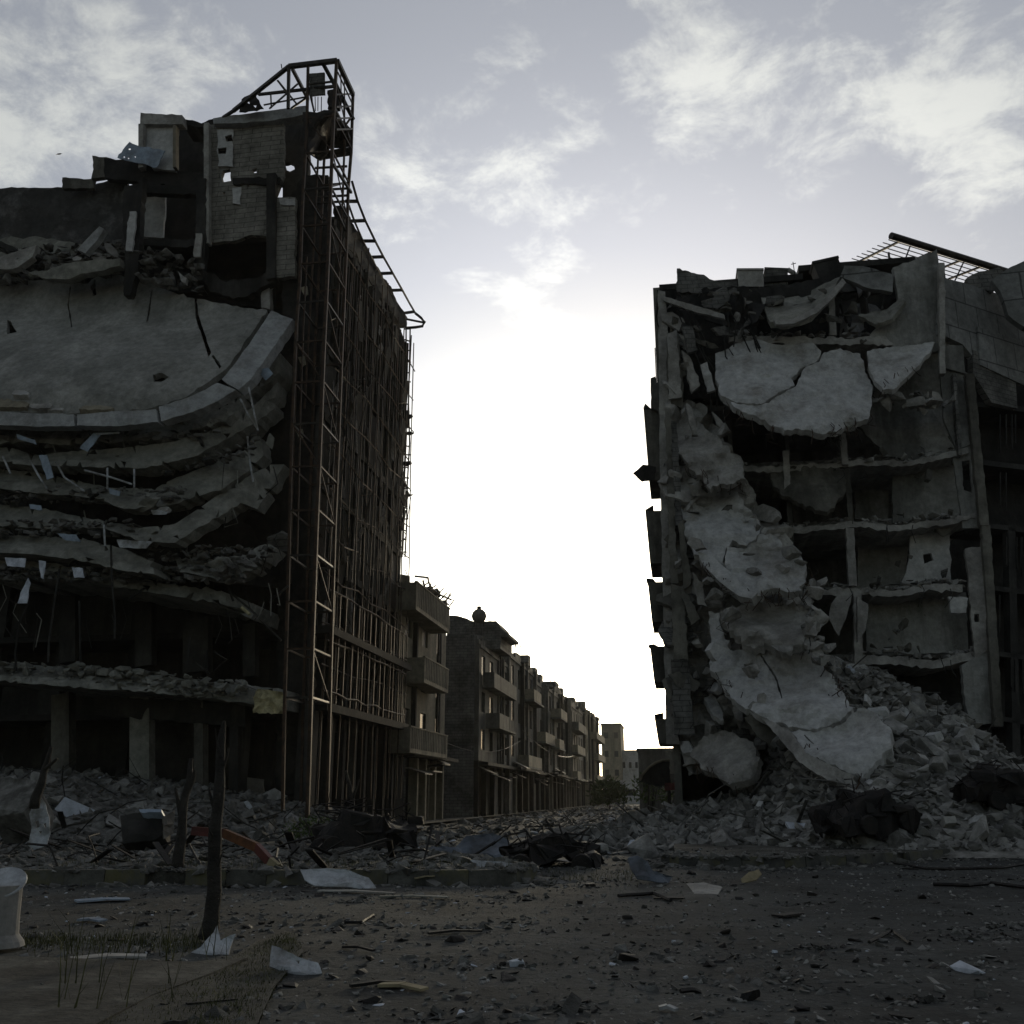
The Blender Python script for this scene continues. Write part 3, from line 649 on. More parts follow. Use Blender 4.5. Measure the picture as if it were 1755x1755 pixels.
for pts, q in (([(412, 684), (426, 712), (442, 736)], 38), ([(426, 664), (434, 700), (442, 738)], 38), ([(424, 748), (428, 790), (434, 826)], 38.4), ([(5, 782), (18, 812)], 37), ([(52, 790), (66, 815), (82, 840)], 37),
    ([(96, 792), (110, 818), (145, 842)], 37), ([(145, 806), (190, 818), (226, 830)], 37), ([(184, 802), (184, 838)], 37), ([(230, 804), (230, 836)], 37), ([(178, 900), (180, 936)], 36.8), ([(165, 744), (205, 742)], 37)):
    rod(pts, q, .045)
for pts, q in (([(190, 935), (192, 1000), (197, 1060), (196, 1094)], 37), ([(102, 975), (92, 1040), (84, 1100), (82, 1135)], 37), ([(50, 1030), (32, 1070), (26, 1120), (28, 1150)], 37), ([(136, 1030), (138, 1135)], 38),
    ([(400, 1020), (430, 1045), (482, 1098)], 39), ([(460, 1032), (494, 1004)], 39), ([(325, 1092), (320, 1146)], 38.5), ([(355, 1115), (352, 1146)], 38.5), ([(368, 1118), (388, 1130), (360, 1156), (334, 1136)], 38.5), ([(376, 985), (392, 1010), (400, 1030)], 39), ([(222, 1026), (248, 1008)], 38)):
    rod(pts, q, .05, 'soot', 'hanging_bar')
rod([(414, 1041), (428, 1053)], 38.9, .07, 'ycloth', 'hanging_bar')
# second storey
for u0, u1, v0, v1 in ((106, 134, 1000, 1136), (236, 264, 1050, 1142), (318, 360, 1080, 1152), (420, 440, 1090, 1160)):
    a = onq((u0+u1)/2, v1, 43); b = onq((u0+u1)/2, v0-20, 43); w = (u1-u0)/1697*50
    m = MB(); m.beam(a, b, w, .5, up=SV); m.build('column', M['soot'], LB)
band('slab', 'slab_mid', [(-120, 1128, 38.4), (0, 1134, 38.6), (100, 1142, 38.8), (200, 1150, 39), (280, 1160, 39.2), (400, 1172, 39.8), (486, 1182, 40.5)], [(-120, 1158, 37.4), (0, 1167, 37.4), (100, 1176, 37.6), (200, 1182, 37.9), (280, 1188, 38.4), (400, 1202, 39.4), (486, 1216, 40.3)], depth=4, jag=2.5, seed=40, bump=.15)
m = MB()
for _ in range(380):
    u = random.uniform(-20, 420); v = interp(u, [(0, 1150), (200, 1162), (400, 1185)])+random.uniform(-18, 14); P = onq(u, v, 37.8+random.uniform(-.3, .6)+u*.003); V, F = random.choice(ROCKS); s = random.uniform(.05, .3)
    R = Matrix.Rotation(random.uniform(0, 6.3), 3, 'Z') @ Matrix.Rotation(random.uniform(-1, 1), 3, 'X'); m.add([R@(x*s)+P for x in V], F)
tag(m.build('debris', M['slab_mid'], LB), kind='stuff')
S('curtain', 'ycloth', [(437, 1180), (460, 1182), (484, 1186), (487, 1222), (470, 1223), (434, 1222)], 39.6, thick=.03, jag=2, step=5, bump=.12, bs=3)
rod([(404, 1166), (440, 1182)], 39.4, .06, 'concrete')
# ground storey
S('beam', 'soot', [(130, 1192), (420, 1206), (420, 1246), (130, 1222)], 41.0, thick=.5, jag=2)
for u0, u1, v1, mm in ((94, 124, 1330, 'greyrender'), (228, 260, 1350, 'slab_mid'), (338, 352, 1372, 'greyrender'), (398, 412, 1400, 'soot')):
    b = onq((u0+u1)/2, 1190, 41.3); a = onq((u0+u1)/2, v1+30, 41.3); m = MB(); m.beam(a, b, (u1-u0)/1697*48, .55, up=SV); m.build('column', M[mm], LB)
S('wall', 'soot', [(262, 1200), (340, 1200), (340, 1400), (262, 1400)], 45, thick=.2, jag=1)
S('shutter', 'shutter', [(418, 1332), (452, 1336), (454, 1420), (418, 1420)], 42.4, thick=.06, jag=1)
m = MB(); m.bx(-15.9, -15.3, 41.8, 42.4, 0, 5.6); m.build('column', M['soot'], LB)
m = MB(); m.bx(-18.9, -18.4, 41.8, 42.4, 0, 5.6); m.build('column', M['soot'], LB)
S('wall', 'burnt', [(520, 300), (562, 300), (562, 500), (500, 500), (484, 480), (500, 330)], 42.6, thick=.2, jag=3)
S('wall', 'burnt', [(484, 480), (562, 480), (556, 700), (540, 1100), (530, 1440), (470, 1440), (480, 900)], 42.5, thick=.2, jag=3)
def scraps(n, zone, q, mats, smin, smax, parent, name='broken_plate', aspect=(.3, 1), th=.18, dq=.5, flatv=.6):
    for k in range(n):
        for _ in range(60):
            u = random.uniform(min(a for a, _ in zone), max(a for a, _ in zone)); v = random.uniform(min(b for _, b in zone), max(b for _, b in zone))
            if inpoly(u, v, zone): break
        q0 = q(u, v) if callable(q) else q
        r = random.uniform(smin, smax); asp = random.uniform(*aspect); t = random.uniform(0, PI) if flatv is None else random.gauss(0, flatv); m = random.randint(4, 7); pts = []; gu, gv = random.uniform(-1, 1), random.uniform(-1, 1)
        for i in range(m):
            a = 2*PI*(i+random.uniform(-.3, .3))/m; x = math.cos(a)*r; y = math.sin(a)*r*asp; X_ = x*math.cos(t)-y*math.sin(t); Y_ = x*math.sin(t)+y*math.cos(t)
            pts.append((u+X_, v+Y_, q0+(gu*x+gv*y)/r*dq))
        shard(name, M[random.choice(mats)], parent, pts, th, step=6, jag=1.6, seed=k, bump=.05, fine=.03)
for v0, v1, uu in ((735, 760, 400), (792, 812, 400), (850, 872, 340), (905, 925, 260), (960, 1005, 440)):
    scraps(4, [(-20, v0), (uu, v0), (uu, v1), (-20, v1)], 38.0 if v0 < 800 else 37.5, ['slab_mid', 'concrete', 'soot', 'soot', 'dim_block'], 6, 24, LB, aspect=(.15, .5), dq=.4, flatv=.3)
scraps(8, [(380, 560), (500, 560), (500, 960), (440, 960)], 40.6, ['slab_mid', 'soot', 'burnt', 'dim_block'], 8, 24, LB, dq=.5, flatv=1.2)
scraps(14, [(-20, 400), (330, 430), (330, 480), (-20, 470)], 41.4, ['slab_mid', 'soot', 'concrete'], 8, 30, LB, aspect=(.2, .5), dq=.5, flatv=.5)
for k in range(60):
    u = random.uniform(0, 480); v = random.choice([740, 800, 870, 930, 1000, 1030, 1050])+random.uniform(-10, 10)
    rod([(u, v), (u+random.uniform(-6, 10), v+random.uniform(10, 30)), (u+random.uniform(-14, 18), v+random.uniform(24, 60))], 38+random.random(), random.uniform(.012, .03), random.choice(['soot', 'slab_mid', 'burnt']), 'rebar')
# ---- street side: pilasters, spandrels, infill, roof edge
NB = 8; dq = (QB-QF-.2)/NB
for i in range(NB+1):
    q = QF+.1+i*dq; MB().bx(PL-.35, PL, q-.18, q+.18, 0, 29.7 if i < NB else 29.5).build('pilaster', M['soot'], LB)
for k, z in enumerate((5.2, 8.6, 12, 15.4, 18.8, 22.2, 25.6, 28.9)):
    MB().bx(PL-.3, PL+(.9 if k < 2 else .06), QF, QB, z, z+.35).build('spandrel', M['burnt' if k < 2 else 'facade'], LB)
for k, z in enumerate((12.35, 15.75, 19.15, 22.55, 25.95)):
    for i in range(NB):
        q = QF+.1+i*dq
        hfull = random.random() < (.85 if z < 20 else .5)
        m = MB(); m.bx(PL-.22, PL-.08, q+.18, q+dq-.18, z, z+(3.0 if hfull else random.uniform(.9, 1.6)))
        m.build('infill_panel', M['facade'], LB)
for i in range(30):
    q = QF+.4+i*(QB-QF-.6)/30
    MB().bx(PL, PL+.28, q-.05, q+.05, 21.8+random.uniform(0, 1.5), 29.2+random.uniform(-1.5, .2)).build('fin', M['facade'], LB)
S('roof_edge', 'soot', [(588, 352, 43), (606, 385, 44.5), (630, 425, 47.5), (655, 470, 50.5), (678, 510, 53.5), (698, 548, 56.1), (697, 562, 56.1), (672, 535, 53), (640, 490, 49), (610, 440, 45.5), (588, 420, 43)], thick=.5, jag=3, step=6, seed=44)
for k in range(95):   # torn cladding, dangling strips and bent sheets on the street side
    q = random.uniform(42.5, 55.8); z = random.uniform(6, 28.5); w = random.uniform(.15, .9); h = random.uniform(.4, 2.4); t = random.uniform(-.35, .35); d = random.uniform(0, .35)
    a = W(PL+.12+d, q, z); MB().obx(a, (SV*math.cos(t)+UP*math.sin(t))*w/2, (RV+SV*random.uniform(-.5, .5))*.015, (UP*math.cos(t)-SV*math.sin(t))*h/2+RV*random.uniform(-.15, .2)).build('torn_cladding', M[random.choice(['facade', 'facade', 'soot', 'dim_block', 'burnt'])], LB)
for k in range(26):
    q = random.uniform(42.5, 55.8); z = random.uniform(9, 29); MB().tube([W(PL+.4, q, z), W(PL+.6+random.uniform(-.2, .3), q+random.uniform(-.4, .4), z-1), W(PL+.5, q+random.uniform(-.8, .8), z-random.uniform(2, 4))], .025, 4).build('dangling_wire', M['soot'], LB)
S('wall', 'burnt', [(366, 225), (408, 225), (408, 275), (366, 275)], 42.8, thick=.1, jag=1)
for (u, v, w, h, mm) in ((20, 690, 60, 16, 'beige'), (70, 692, 40, 14, 'concrete'), (165, 698, 60, 7, 'beige'), (35, 672, 30, 8, 'plaster'), (95, 700, 30, 6, 'concrete')):
    S('slab_fragment', mm, [(u-w/2, v+h*.3, 36.9), (u-w*.3, v-h/2, 37.1), (u+w*.2, v-h*.4, 37.1), (u+w/2, v+h*.1, 37), (u+w*.4, v+h/2, 36.8), (u-w*.4, v+h/2, 36.8)], thick=.25, jag=1.5, step=5, seed=int(u), bump=.05)
# ---- rusty steel cladding frame on the street side with its rooftop outrigger
CF = thing('cladding_frame', W(-14.9, 50, 0), 'rusty steel lattice of posts and rails covering the street side of the left ruin', 'steel frame')
for i in range(12):
    q = 42.2+i*13.7/11; mb = MB(); mb.tube([W(-15.1+random.uniform(-.08, .08), q+random.uniform(-.1, .1), z) for z in (1.5, 8, 15, 22, 29.3 if i % 3 else 30.2)], .035, 5); mb.build('post', M['rust'], CF)
for z in (5.4, 7.3, 9.1, 11.2, 13.2, 15.2, 17.2, 19.4, 21.4, 23.4, 25.4, 27.6):
    mb = MB(); mb.tube([W(-15.1+random.uniform(-.08, .08), q, z+random.uniform(-.2, .2)) for q in span(41.6, 56, 6)], .035, 5); mb.build('rail', M['rust'], CF)
for i, z in enumerate(span(6.0, 10.6, 2)):
    mb = MB(); mb.tube([W(-14.95+random.uniform(-.06, .06), q_, z+random.uniform(-.07, .07)) for q_ in span(42, 55.5, 9)], .045, 5); mb.build('rail', M['rust'], CF)
for i in range(14):
    q = 42.5+i*.95+random.uniform(-.2, .2); mb = MB(); mb.bx(-15.0, -14.93, q, q+.07, 5.6, 10.6); mb.build('baluster', M['rust'], CF)
for k in range(30):
    q = random.uniform(42, 55.6); z = random.uniform(5, 28); MB().tube([W(-15.25, q, z), W(-15.15+random.uniform(-.3, .3), q+random.uniform(-1.2, 1.2), z+random.uniform(-.6, .6)), W(-15.2, q+random.uniform(-2, 2), z+random.uniform(-2.2, 2.2))], random.uniform(.015, .03), 4).build('bent_bar', M[random.choice(['rust', 'darksteel'])], CF)
for i in range(24):
    q = 42+i*.58; z0 = random.uniform(8, 20); MB().beam(W(-15.3, q, z0), W(-15.3+random.uniform(-.06, .06), q+random.uniform(-.1, .1), z0+random.uniform(4, 10)), .045).build('mullion', M['darksteel'], CF)
# far-end ladder seen against the sky
lad = [(703, 560), (702, 620), (700, 690), (702, 760), (698, 830), (697, 900), (694, 955)]
lad2 = [(696, 560), (696, 620), (694, 690), (695, 760), (692, 830), (691, 900), (689, 955)]
MB().tube([onq(u, v, 56.7) for u, v in lad], .05, 5).build('post', M['darksteel'], CF)
MB().tube([onq(u, v, 56.7) for u, v in lad2], .05, 5).build('post', M['darksteel'], CF)
for v in list(range(566, 950, 18)):
    u0 = interp(v, [(b, a) for a, b in lad2]); u1 = interp(v, [(b, a) for a, b in lad]); MB().beam(onq(u0-3, v+random.uniform(-3, 3), 56.7), onq(u1+random.uniform(0, 3), v+random.uniform(-3, 3), 56.7), .07).build('rung', M['darksteel'], CF)
for u, v in ((702, 742), (699, 795), (700, 848), (701, 715)):
    V, F = ROCKS[int(v) % 8]; P = onq(u-1, v, 56.6); MB().add([x*.32+P for x in V], F).build('snagged_scrap', M['black'], CF)
mb = MB(); mb.prism([onq(690, 703, 56.5), onq(701, 703, 56.5), onq(701, 732, 56.5), onq(690, 734, 56.5)], SV*.15); mb.build('snagged_sheet', M['soot'], CF)
# outrigger: outer rail, inner rail, rungs, curled end
outer = [(603, 310, 43.5), (613, 345, 44.2), (626, 378, 45.3), (643, 413, 47), (657, 440, 48.8), (673, 468, 50.6), (690, 498, 53), (702, 520, 55), (712, 537, 56.4)]
inner = [(598, 352, 43.6), (607, 378, 44.4), (622, 413, 46), (636, 440, 47.8), (650, 468, 50), (665, 496, 52.2), (682, 522, 54.4), (697, 545, 56.4)]
MB().tube([onq(*a) for a in outer], .07, 6).build('rail', M['darksteel'], CF)
MB().tube([onq(*a) for a in inner], .06, 6).build('rail', M['darksteel'], CF)
for (a, b) in (((612, 345, 44.2), (592, 345, 44.2)), ((626, 378, 45.3), (600, 379, 45)), ((643, 413, 47), (618, 413, 47)), ((657, 440, 48.8), (632, 441, 48.8)), ((673, 468, 50.6), (648, 469, 50.6)), ((690, 497, 53), (661, 498, 53)), ((711, 534, 56), (690, 537, 56))):
    MB().beam(onq(*a), onq(*b), .14).build('rung', M['darksteel'], CF)
MB().tube([onq(u, v, 56.5) for u, v in [(712, 537), (722, 545), (728, 552), (724, 559), (712, 561), (697, 562)]], .09, 6).build('end_loop', M['darksteel'], CF)
MB().tube([onq(u, v, 56.5) for u, v in [(697, 547), (712, 550), (727, 553)]], .07, 6).build('end_loop', M['darksteel'], CF)
# ---- steel tower at the corner
TW = thing('steel_tower', W(-14.9, 40, 0), 'tall rusted open steel tower at the street corner of the left ruin', 'steel tower')
q1, q2 = 39.2, 41.8
def tw(a, b, w=.13, name='post', m='rust'): return MB().beam(a, b, w, w).build(name, M[m], TW)
def pole(pts, q, w=.13, m='rust', name='post'):
    P = [onq(u, v, q) for u, v in pts]; mb = MB()
    for a, b in zip(P, P[1:]): mb.beam(a, b, w, w)
    return mb.build(name, M[m], TW)
fr = [(577, 104), (572, 193), (567, 320), (563, 430), (559, 520), (555, 605), (549, 760), (543, 900), (536, 1100), (530, 1310), (526, 1425)]
fl = [(528, 113), (526, 218), (519, 340), (514, 480), (508, 560), (500, 760), (494, 1000), (488, 1200), (484, 1420)]
rr = [(605, 163), (602, 260), (597, 320), (594, 420), (586, 600), (580, 760), (574, 900), (568, 1100), (563, 1300), (560, 1420)]
rl = [(556, 265), (549, 420), (540, 600), (530, 900), (520, 1200), (515, 1420)]
pole(fr, q1, .14); pole(fl, q1, .12); pole(rr, q2, .13); pole(rl, q2, .11)
pole([(590, 178), (590, 260), (587, 350), (582, 450), (577, 560)], q2-.4, .09)
pole([(546, 255), (538, 420), (530, 560), (522, 700)], q2-.6, .08)
pole([(518, 340), (509, 600), (503, 800), (498, 1000)], q2-.8, .06); pole([(526, 440), (520, 560), (515, 700), (509, 960)], q1+.5, .06)
def onpole(pl, v): return interp(v, [(b, a) for a, b in pl])
zs = [5.5+i*2.0 for i in range(16)]
def atz(pl, q, z):   # point of a pole polyline at a height
    P = [onq(u, v, q) for u, v in pl]
    for a, b in zip(P, P[1:]):
        if min(a.z, b.z) <= z <= max(a.z, b.z): t = (z-a.z)/(b.z-a.z); return a.lerp(b, t)
    return P[0] if z > P[0].z else P[-1]
for i, z in enumerate(zs):
    A = atz(fr, q1, z); B = atz(fl, q1, z); C_ = atz(rr, q2, z); D = atz(rl, q2, z)
    for a, b in ((A, B), (A, C_), (B, D), (C_, D)): tw(a, b, .08, 'rail', 'rust' if (i % 3) else 'darksteel')
    if i % 2: tw(A, atz(rr, q2, z-2), .05, 'brace')
    elif i > 4: tw(B, atz(fr, q1, z-2), .05, 'brace')
# top cage
def pt(u, v, q): return onq(u, v, q)
A1 = pt(495, 114, q1); A2 = pt(578, 104, q1); A3 = pt(605, 162, q2); A4 = onq(528, 172, q2)
for a, b in ((A1, A2), (A2, A3)): tw(a, b, .2, 'top_beam', 'darksteel')
tw(A1, pt(400, 190, 41.5), .17, 'top_beam', 'darksteel'); tw(pt(400, 190, 41.5), pt(382, 202, 41.8), .14, 'top_beam', 'darksteel')
tw(A1, pt(494, 186, q1), .14, 'post', 'darksteel'); tw(pt(443, 162, q1+1), pt(573, 148, q1), .12, 'rail', 'darksteel')
tw(pt(501, 118, q1), pt(528, 170, q2), .15, 'brace', 'darksteel'); tw(pt(553, 108, q1), pt(606, 205, q2), .15, 'brace', 'darksteel')
tw(pt(476, 138, q1+.3), pt(510, 180, q2), .07, 'brace', 'darksteel'); tw(pt(510, 144, q1+.5), pt(462, 186, q2), .07, 'brace', 'darksteel')
tw(pt(464, 160, q1+.5), pt(465, 185, q1+.5), .06, 'rail', 'darksteel'); tw(pt(452, 180, q1+.6), pt(525, 166, q1+.6), .06, 'rail', 'darksteel')
tw(pt(500, 185, q1), pt(528, 166, q1+.6), .1, 'brace', 'darksteel')
for u, v in ((584, 128), (590, 138)): tw(pt(u, v-5, q1+1.2), pt(u+1, v+50, q1+1.2), .05, 'rail', 'darksteel')
for v in (162, 183, 203, 222): tw(pt(576, v, q1+.2), pt(604, v-1, q2), .08, 'rail', 'darksteel')
tw(pt(579, 124, q1), pt(604, 178, q2), .06, 'brace', 'darksteel')
tw(pt(570, 180, q1), pt(600, 240, q2), .14, 'brace', 'darksteel'); tw(pt(571, 282, q1), pt(602, 330, q2), .12, 'brace', 'darksteel')
tw(pt(563, 330, q1), pt(592, 395, q2), .1, 'brace', 'darksteel'); tw(pt(566, 320, q1), pt(592, 313, q2), .08, 'rail', 'darksteel')
for v in (285, 323, 335, 345): tw(pt(540, v+3, q2), pt(595, v, q2), .09, 'rail', 'darksteel')
S('cladding_sheet', 'dim_block', [(530, 126), (556, 124), (557, 162), (530, 164)], q1+.2, parent=TW, thick=.08, jag=1, step=6)
S('cladding_sheet', 'black', [(561, 155), (574, 152), (582, 160), (580, 184), (562, 186)], q1+1.0, parent=TW, thick=.3, jag=2, step=5)
for u in (535, 540, 545, 551): tw(pt(u, 166, q1+.3), pt(u+random.uniform(-2, 2), 190, q1+.3), .035, 'wire', 'darksteel')
S('torn_net', 'black', [(414, 170), (434, 158), (452, 186), (440, 190), (410, 192)], 41.2, parent=TW, thick=.04, jag=2, step=5, holes=[[(420, 176), (426, 172), (428, 178)], [(434, 180), (440, 180), (438, 185)]])
tw(pt(475, 138, q1+.4), pt(492, 160, q1+.4), .06, 'wire', 'darksteel'); tw(pt(483, 117, q1), pt(482, 110, q1), .04, 'wire', 'darksteel')
S('cladding_sheet', 'black', [(529, 200), (556, 198), (560, 262), (548, 274), (528, 262)], 40.6, parent=TW, thick=.1, jag=1.5, step=6)
S('platform', 'black', [(525, 196, q1), (574, 192, q1), (603, 222, q2), (601, 252, q2), (560, 256, q2), (552, 276, q2), (530, 262, q1), (526, 230, q1)], parent=TW, thick=.25, jag=1.5, step=6, holes=[[(573, 235), (578, 235), (578, 239), (573, 239)]])
tw(pt(556, 266, q2), pt(602, 259, q2), .3, 'rail', 'darksteel')
m = MB()
for i in range(5): m.bx(-15.1, -14.2, 40.2+i*.01, 40.22+i*.01, 2+i, 2.1+i)
# stone-grey debris lodged at floor levels of the tower
for (u, v) in ((518, 500), (514, 620), (510, 745)):
    S('lodged_sheet', 'beige', [(u-4, v-8), (u+8, v-10), (u+10, v+4), (u+4, v+8)], 42.0, parent=TW, thick=.06, jag=1, step=4)
# blue corrugated sheet on the roof
o = S('roofing_sheet', 'bluemetal', [(201, 270), (222, 243), (238, 250), (283, 258), (268, 287), (240, 280)], 41.6, parent=None, thick=.04, jag=1.5, step=5, holes=[[(220, 254), (224, 254), (224, 257), (220, 257)], [(210, 268), (214, 267), (214, 271)], [(230, 267), (233, 268), (232, 271)], [(218, 270), (222, 270), (221, 273)]])
tag(o, 'bent blue corrugated roofing sheet with shot holes on the top of the left ruin', 'roofing sheet')
# ================================================================== RIGHT RUIN
RB = thing('collapsed_building', W(7, 44, 0), 'grey concrete building on the right torn open with huge slabs hanging down', 'ruined building')
RQ = 42.0
def T(name, m, outline, q=RQ, parent=RB, thick=.3, **k):
    o = [(a[0], a[1], (a[2] if len(a) > 2 else q)) for a in outline]
    return shard(name, M[m], parent, o, thick, **k)
# body behind: street wall, back wall, party walls, floors
MB().bx(.0, .3, 42.2, 60, 0, 24.5).build('wall', M['greyrender'], RB)
for z in (5.2, 8.2, 11.2, 14.2, 17.2, 20.2):
    for q in (43.6, 48.6, 52.2, 56): MB().bx(-.05, -.004, q, q+1.3, z+.4, z+1.9).build('window', M['glass'], RB)
MB().bx(.3, 12.2, 52, 52.3, 0, 25.2).build('wall', M['room'], RB)
MB().bx(.3, 22, 60, 60.3, 0, 22).build('wall', M['soot'], RB)
for z in (4.6, 7.6, 10.6, 13.6, 16.6, 19.6, 22.6): MB().bx(.3, 12.2, 45.2, 52, z-.25, z).build('floor', M['room'], RB)
MB().bx(.3, 7, 43.4, 58, 25.0, 25.3).build('roof', M['soot'], RB)
MB().bx(7, 12.4, 44.4, 56, 26.0, 26.3).build('roof', M['soot'], RB)
for p in (3.4, 6.2):
    for z0 in (4.6, 7.6, 10.6, 13.6, 16.6, 19.6): MB().bx(p-.1, p+.1, 46.5+random.random(), 52, z0, z0+2.75).build('partition_wall', M['room'], RB)
# street edge: pilaster strip and ribs
T('pilaster', 'concrete', [(1128, 497), (1140, 500), (1146, 580), (1150, 680), (1152, 1000), (1158, 1240), (1166, 1275), (1142, 1275), (1138, 1100), (1131, 800), (1129, 600)], 41.6, thick=.5, jag=1.2, step=14, bump=.03)
T('pilaster', 'greyrender', [(1144, 570), (1162, 575), (1172, 660), (1170, 700), (1150, 690), (1142, 640)], 41.3, thick=.3, jag=1.5)
for k, (u0, v0, u1, v1, u2, v2, u3, v3, mm) in enumerate(((1144, 572, 1160, 565, 1168, 680, 1146, 684, 'concrete'), (1168, 600, 1182, 610, 1200, 660, 1186, 672, 'concrete'), (1200, 625, 1212, 620, 1226, 668, 1212, 672, 'plaster'), (1140, 700, 1150, 702, 1162, 1000, 1148, 1000, 'greyrender'),
    (1150, 720, 1160, 724, 1170, 900, 1158, 900, 'dim_block'), (1162, 900, 1172, 890, 1184, 1000, 1172, 1010, 'greyrender'), (1150, 1000, 1172, 1010, 1180, 1130, 1154, 1130, 'greyrender'), (1176, 690, 1186, 700, 1196, 745, 1186, 745, 'concrete'),
    (1220, 705, 1232, 715, 1252, 738, 1240, 746, 'concrete'), (1150, 1130, 1180, 1130, 1190, 1260, 1156, 1260, 'dim_block'), (1186, 980, 1204, 1000, 1212, 1040, 1196, 1036, 'concrete'), (1165, 1010, 1180, 1020, 1200, 1060, 1184, 1072, 'greyrender'), (1170, 560, 1186, 560, 1196, 600, 1180, 604, 'dim_block'))):
    T('fallen_panel', mm, [(u0, v0), (u1, v1), (u2, v2), (u3, v3)], 41.0-.05*k, thick=.22, jag=2, step=7, seed=50+k, bump=.12)
T('wall', 'concrete', [(1140, 690), (1200, 690), (1250, 760), (1285, 830), (1320, 900), (1370, 960), (1385, 1010), (1400, 1090), (1440, 1180), (1440, 1260), (1300, 1270), (1290, 1330), (1180, 1330), (1150, 1260), (1140, 1000)], 41.9, thick=.3, step=7, jag=5, seed=60, bump=.45, fine=.15, bs=.9)
T('wall', 'soot', [(1140, 510), (1240, 500), (1300, 520), (1300, 600), (1230, 610), (1225, 680), (1150, 690), (1142, 600)], 42.6, thick=.3, jag=3, seed=61, bump=.3)
# street-side balconies seen end-on
for v0, v1, u0 in ((694, 822, 1103), (868, 965, 1106), (990, 1066, 1110), (1100, 1168, 1114), (1224, 1274, 1122)):
    q = 42.6; a = onq(u0, v0+8, q); b = onq(1134, v1, q)
    pl = PQ(a)[0]; z1 = a.z; z0 = b.z
    mb = MB(); mb.box8([W(pl+.12, q, z0), W(.05, q, z0), W(.05, q+3, z0), W(pl+.14, q+3, z0), W(pl, q, z1), W(.05, q, z1), W(.05, q+3, z1), W(pl+.03, q+3, z1)])
    mb.build('balcony', M['greyrender'], RB)
    mb = MB(); mb.prism([W(pl+.0, q-.02, z1), W(pl+.35, q-.02, z1), W(pl+random.uniform(.0, .4), q-.02, z1+random.uniform(.08, .3)), W(pl-random.uniform(0, .1), q-.02, z1+random.uniform(.03, .3))], SV*.8); mb.build('canopy', M['soot'], RB)
T('torn_sheet', 'soot', [(1085, 811), (1102, 796), (1124, 800), (1122, 822), (1100, 825)], 42.5, thick=.08, jag=.6, step=5)
T('wall', 'greyrender', [(1115, 648), (1123, 645), (1132, 670), (1132, 705), (1116, 700)], 42.3, thick=.3, jag=1, step=5)
rod([(1127, 508), (1125, 545), (1128, 560)], 42, .04, 'soot', 'bent_rod', RB)
# roof left
T('parapet', 'dim_block', [(1160, 460), (1175, 463), (1200, 470), (1222, 480), (1245, 484), (1262, 482), (1265, 500), (1240, 506), (1160, 500)], 42.8, thick=.3, jag=3, step=5, seed=62)
T('parapet', 'soot', [(1126, 497), (1160, 497), (1160, 510), (1128, 508)], 42.2, thick=.4, jag=1.5, step=6)
T('roof', 'soot', [(1160, 498), (1265, 492), (1355, 488), (1400, 478), (1440, 480), (1400, 520), (1330, 545), (1250, 520), (1170, 512)], 42.8, thick=.4, jag=4, seed=63, bump=.3)
T('beam', 'concrete', [(1136, 507, 41.4), (1240, 538, 40.6), (1241, 546, 40.6), (1190, 534, 41), (1136, 515, 41.4)], thick=.2, jag=.8, step=7)
for k in range(22):
    u = random.uniform(1150, 1290); v = random.uniform(505, 640)
    rod([(u, v), (u+random.uniform(-4, 26), v+random.uniform(20, 60)), (u+random.uniform(0, 50), v+random.uniform(60, 100))], 41.6, .03, 'soot', 'rebar', RB)
T('slab', 'slab_mid', [(1300, 500, 43), (1380, 500, 43), (1440, 474, 42.6), (1425, 505, 41.6), (1390, 540, 41), (1350, 553, 40.8), (1320, 552, 41)], thick=.3, jag=2.5, seed=64)
band('slab_edge', 'concrete', [(1326, 548, 40.6), (1360, 546, 40.6), (1395, 528, 40.9), (1420, 506, 41.2), (1444, 476, 42)], [(1330, 556, 40.5), (1362, 554, 40.5), (1400, 536, 40.8), (1426, 512, 41.2), (1450, 484, 42)], parent=RB, depth=.25, jag=.8, seed=65)
T('wall', 'soot', [(1260, 520), (1600, 500), (1600, 600), (1260, 600)], 46, thick=.2, jag=1)
T('column', 'concrete', [(1420, 510), (1430, 508), (1434, 574), (1422, 574)], 42, thick=.35, jag=1, step=7)
# upper right corner block
T('parapet', 'tile', [(1447, 455), (1480, 456), (1530, 470), (1530, 500), (1490, 494), (1440, 474)], 41.9, thick=.3, jag=1.2, seed=66)
T('wall', 'room', [(1530, 458), (1566, 446), (1606, 427), (1612, 500), (1616, 600), (1560, 610), (1490, 575), (1520, 540), (1540, 515)], 42, thick=.3, jag=2, seed=67, bump=.12)
T('slab', 'slab_mid', [(1500, 556, 41.4), (1530, 545, 41.3), (1552, 515, 41.3), (1546, 508, 41.8), (1520, 530, 42), (1470, 540, 42)], thick=.2, jag=1.5, step=6, seed=68)
T('slab', 'room', [(1440, 520), (1490, 520), (1530, 540), (1530, 580), (1440, 580)], 44.5, thick=.3, jag=3, seed=69, bump=.3)
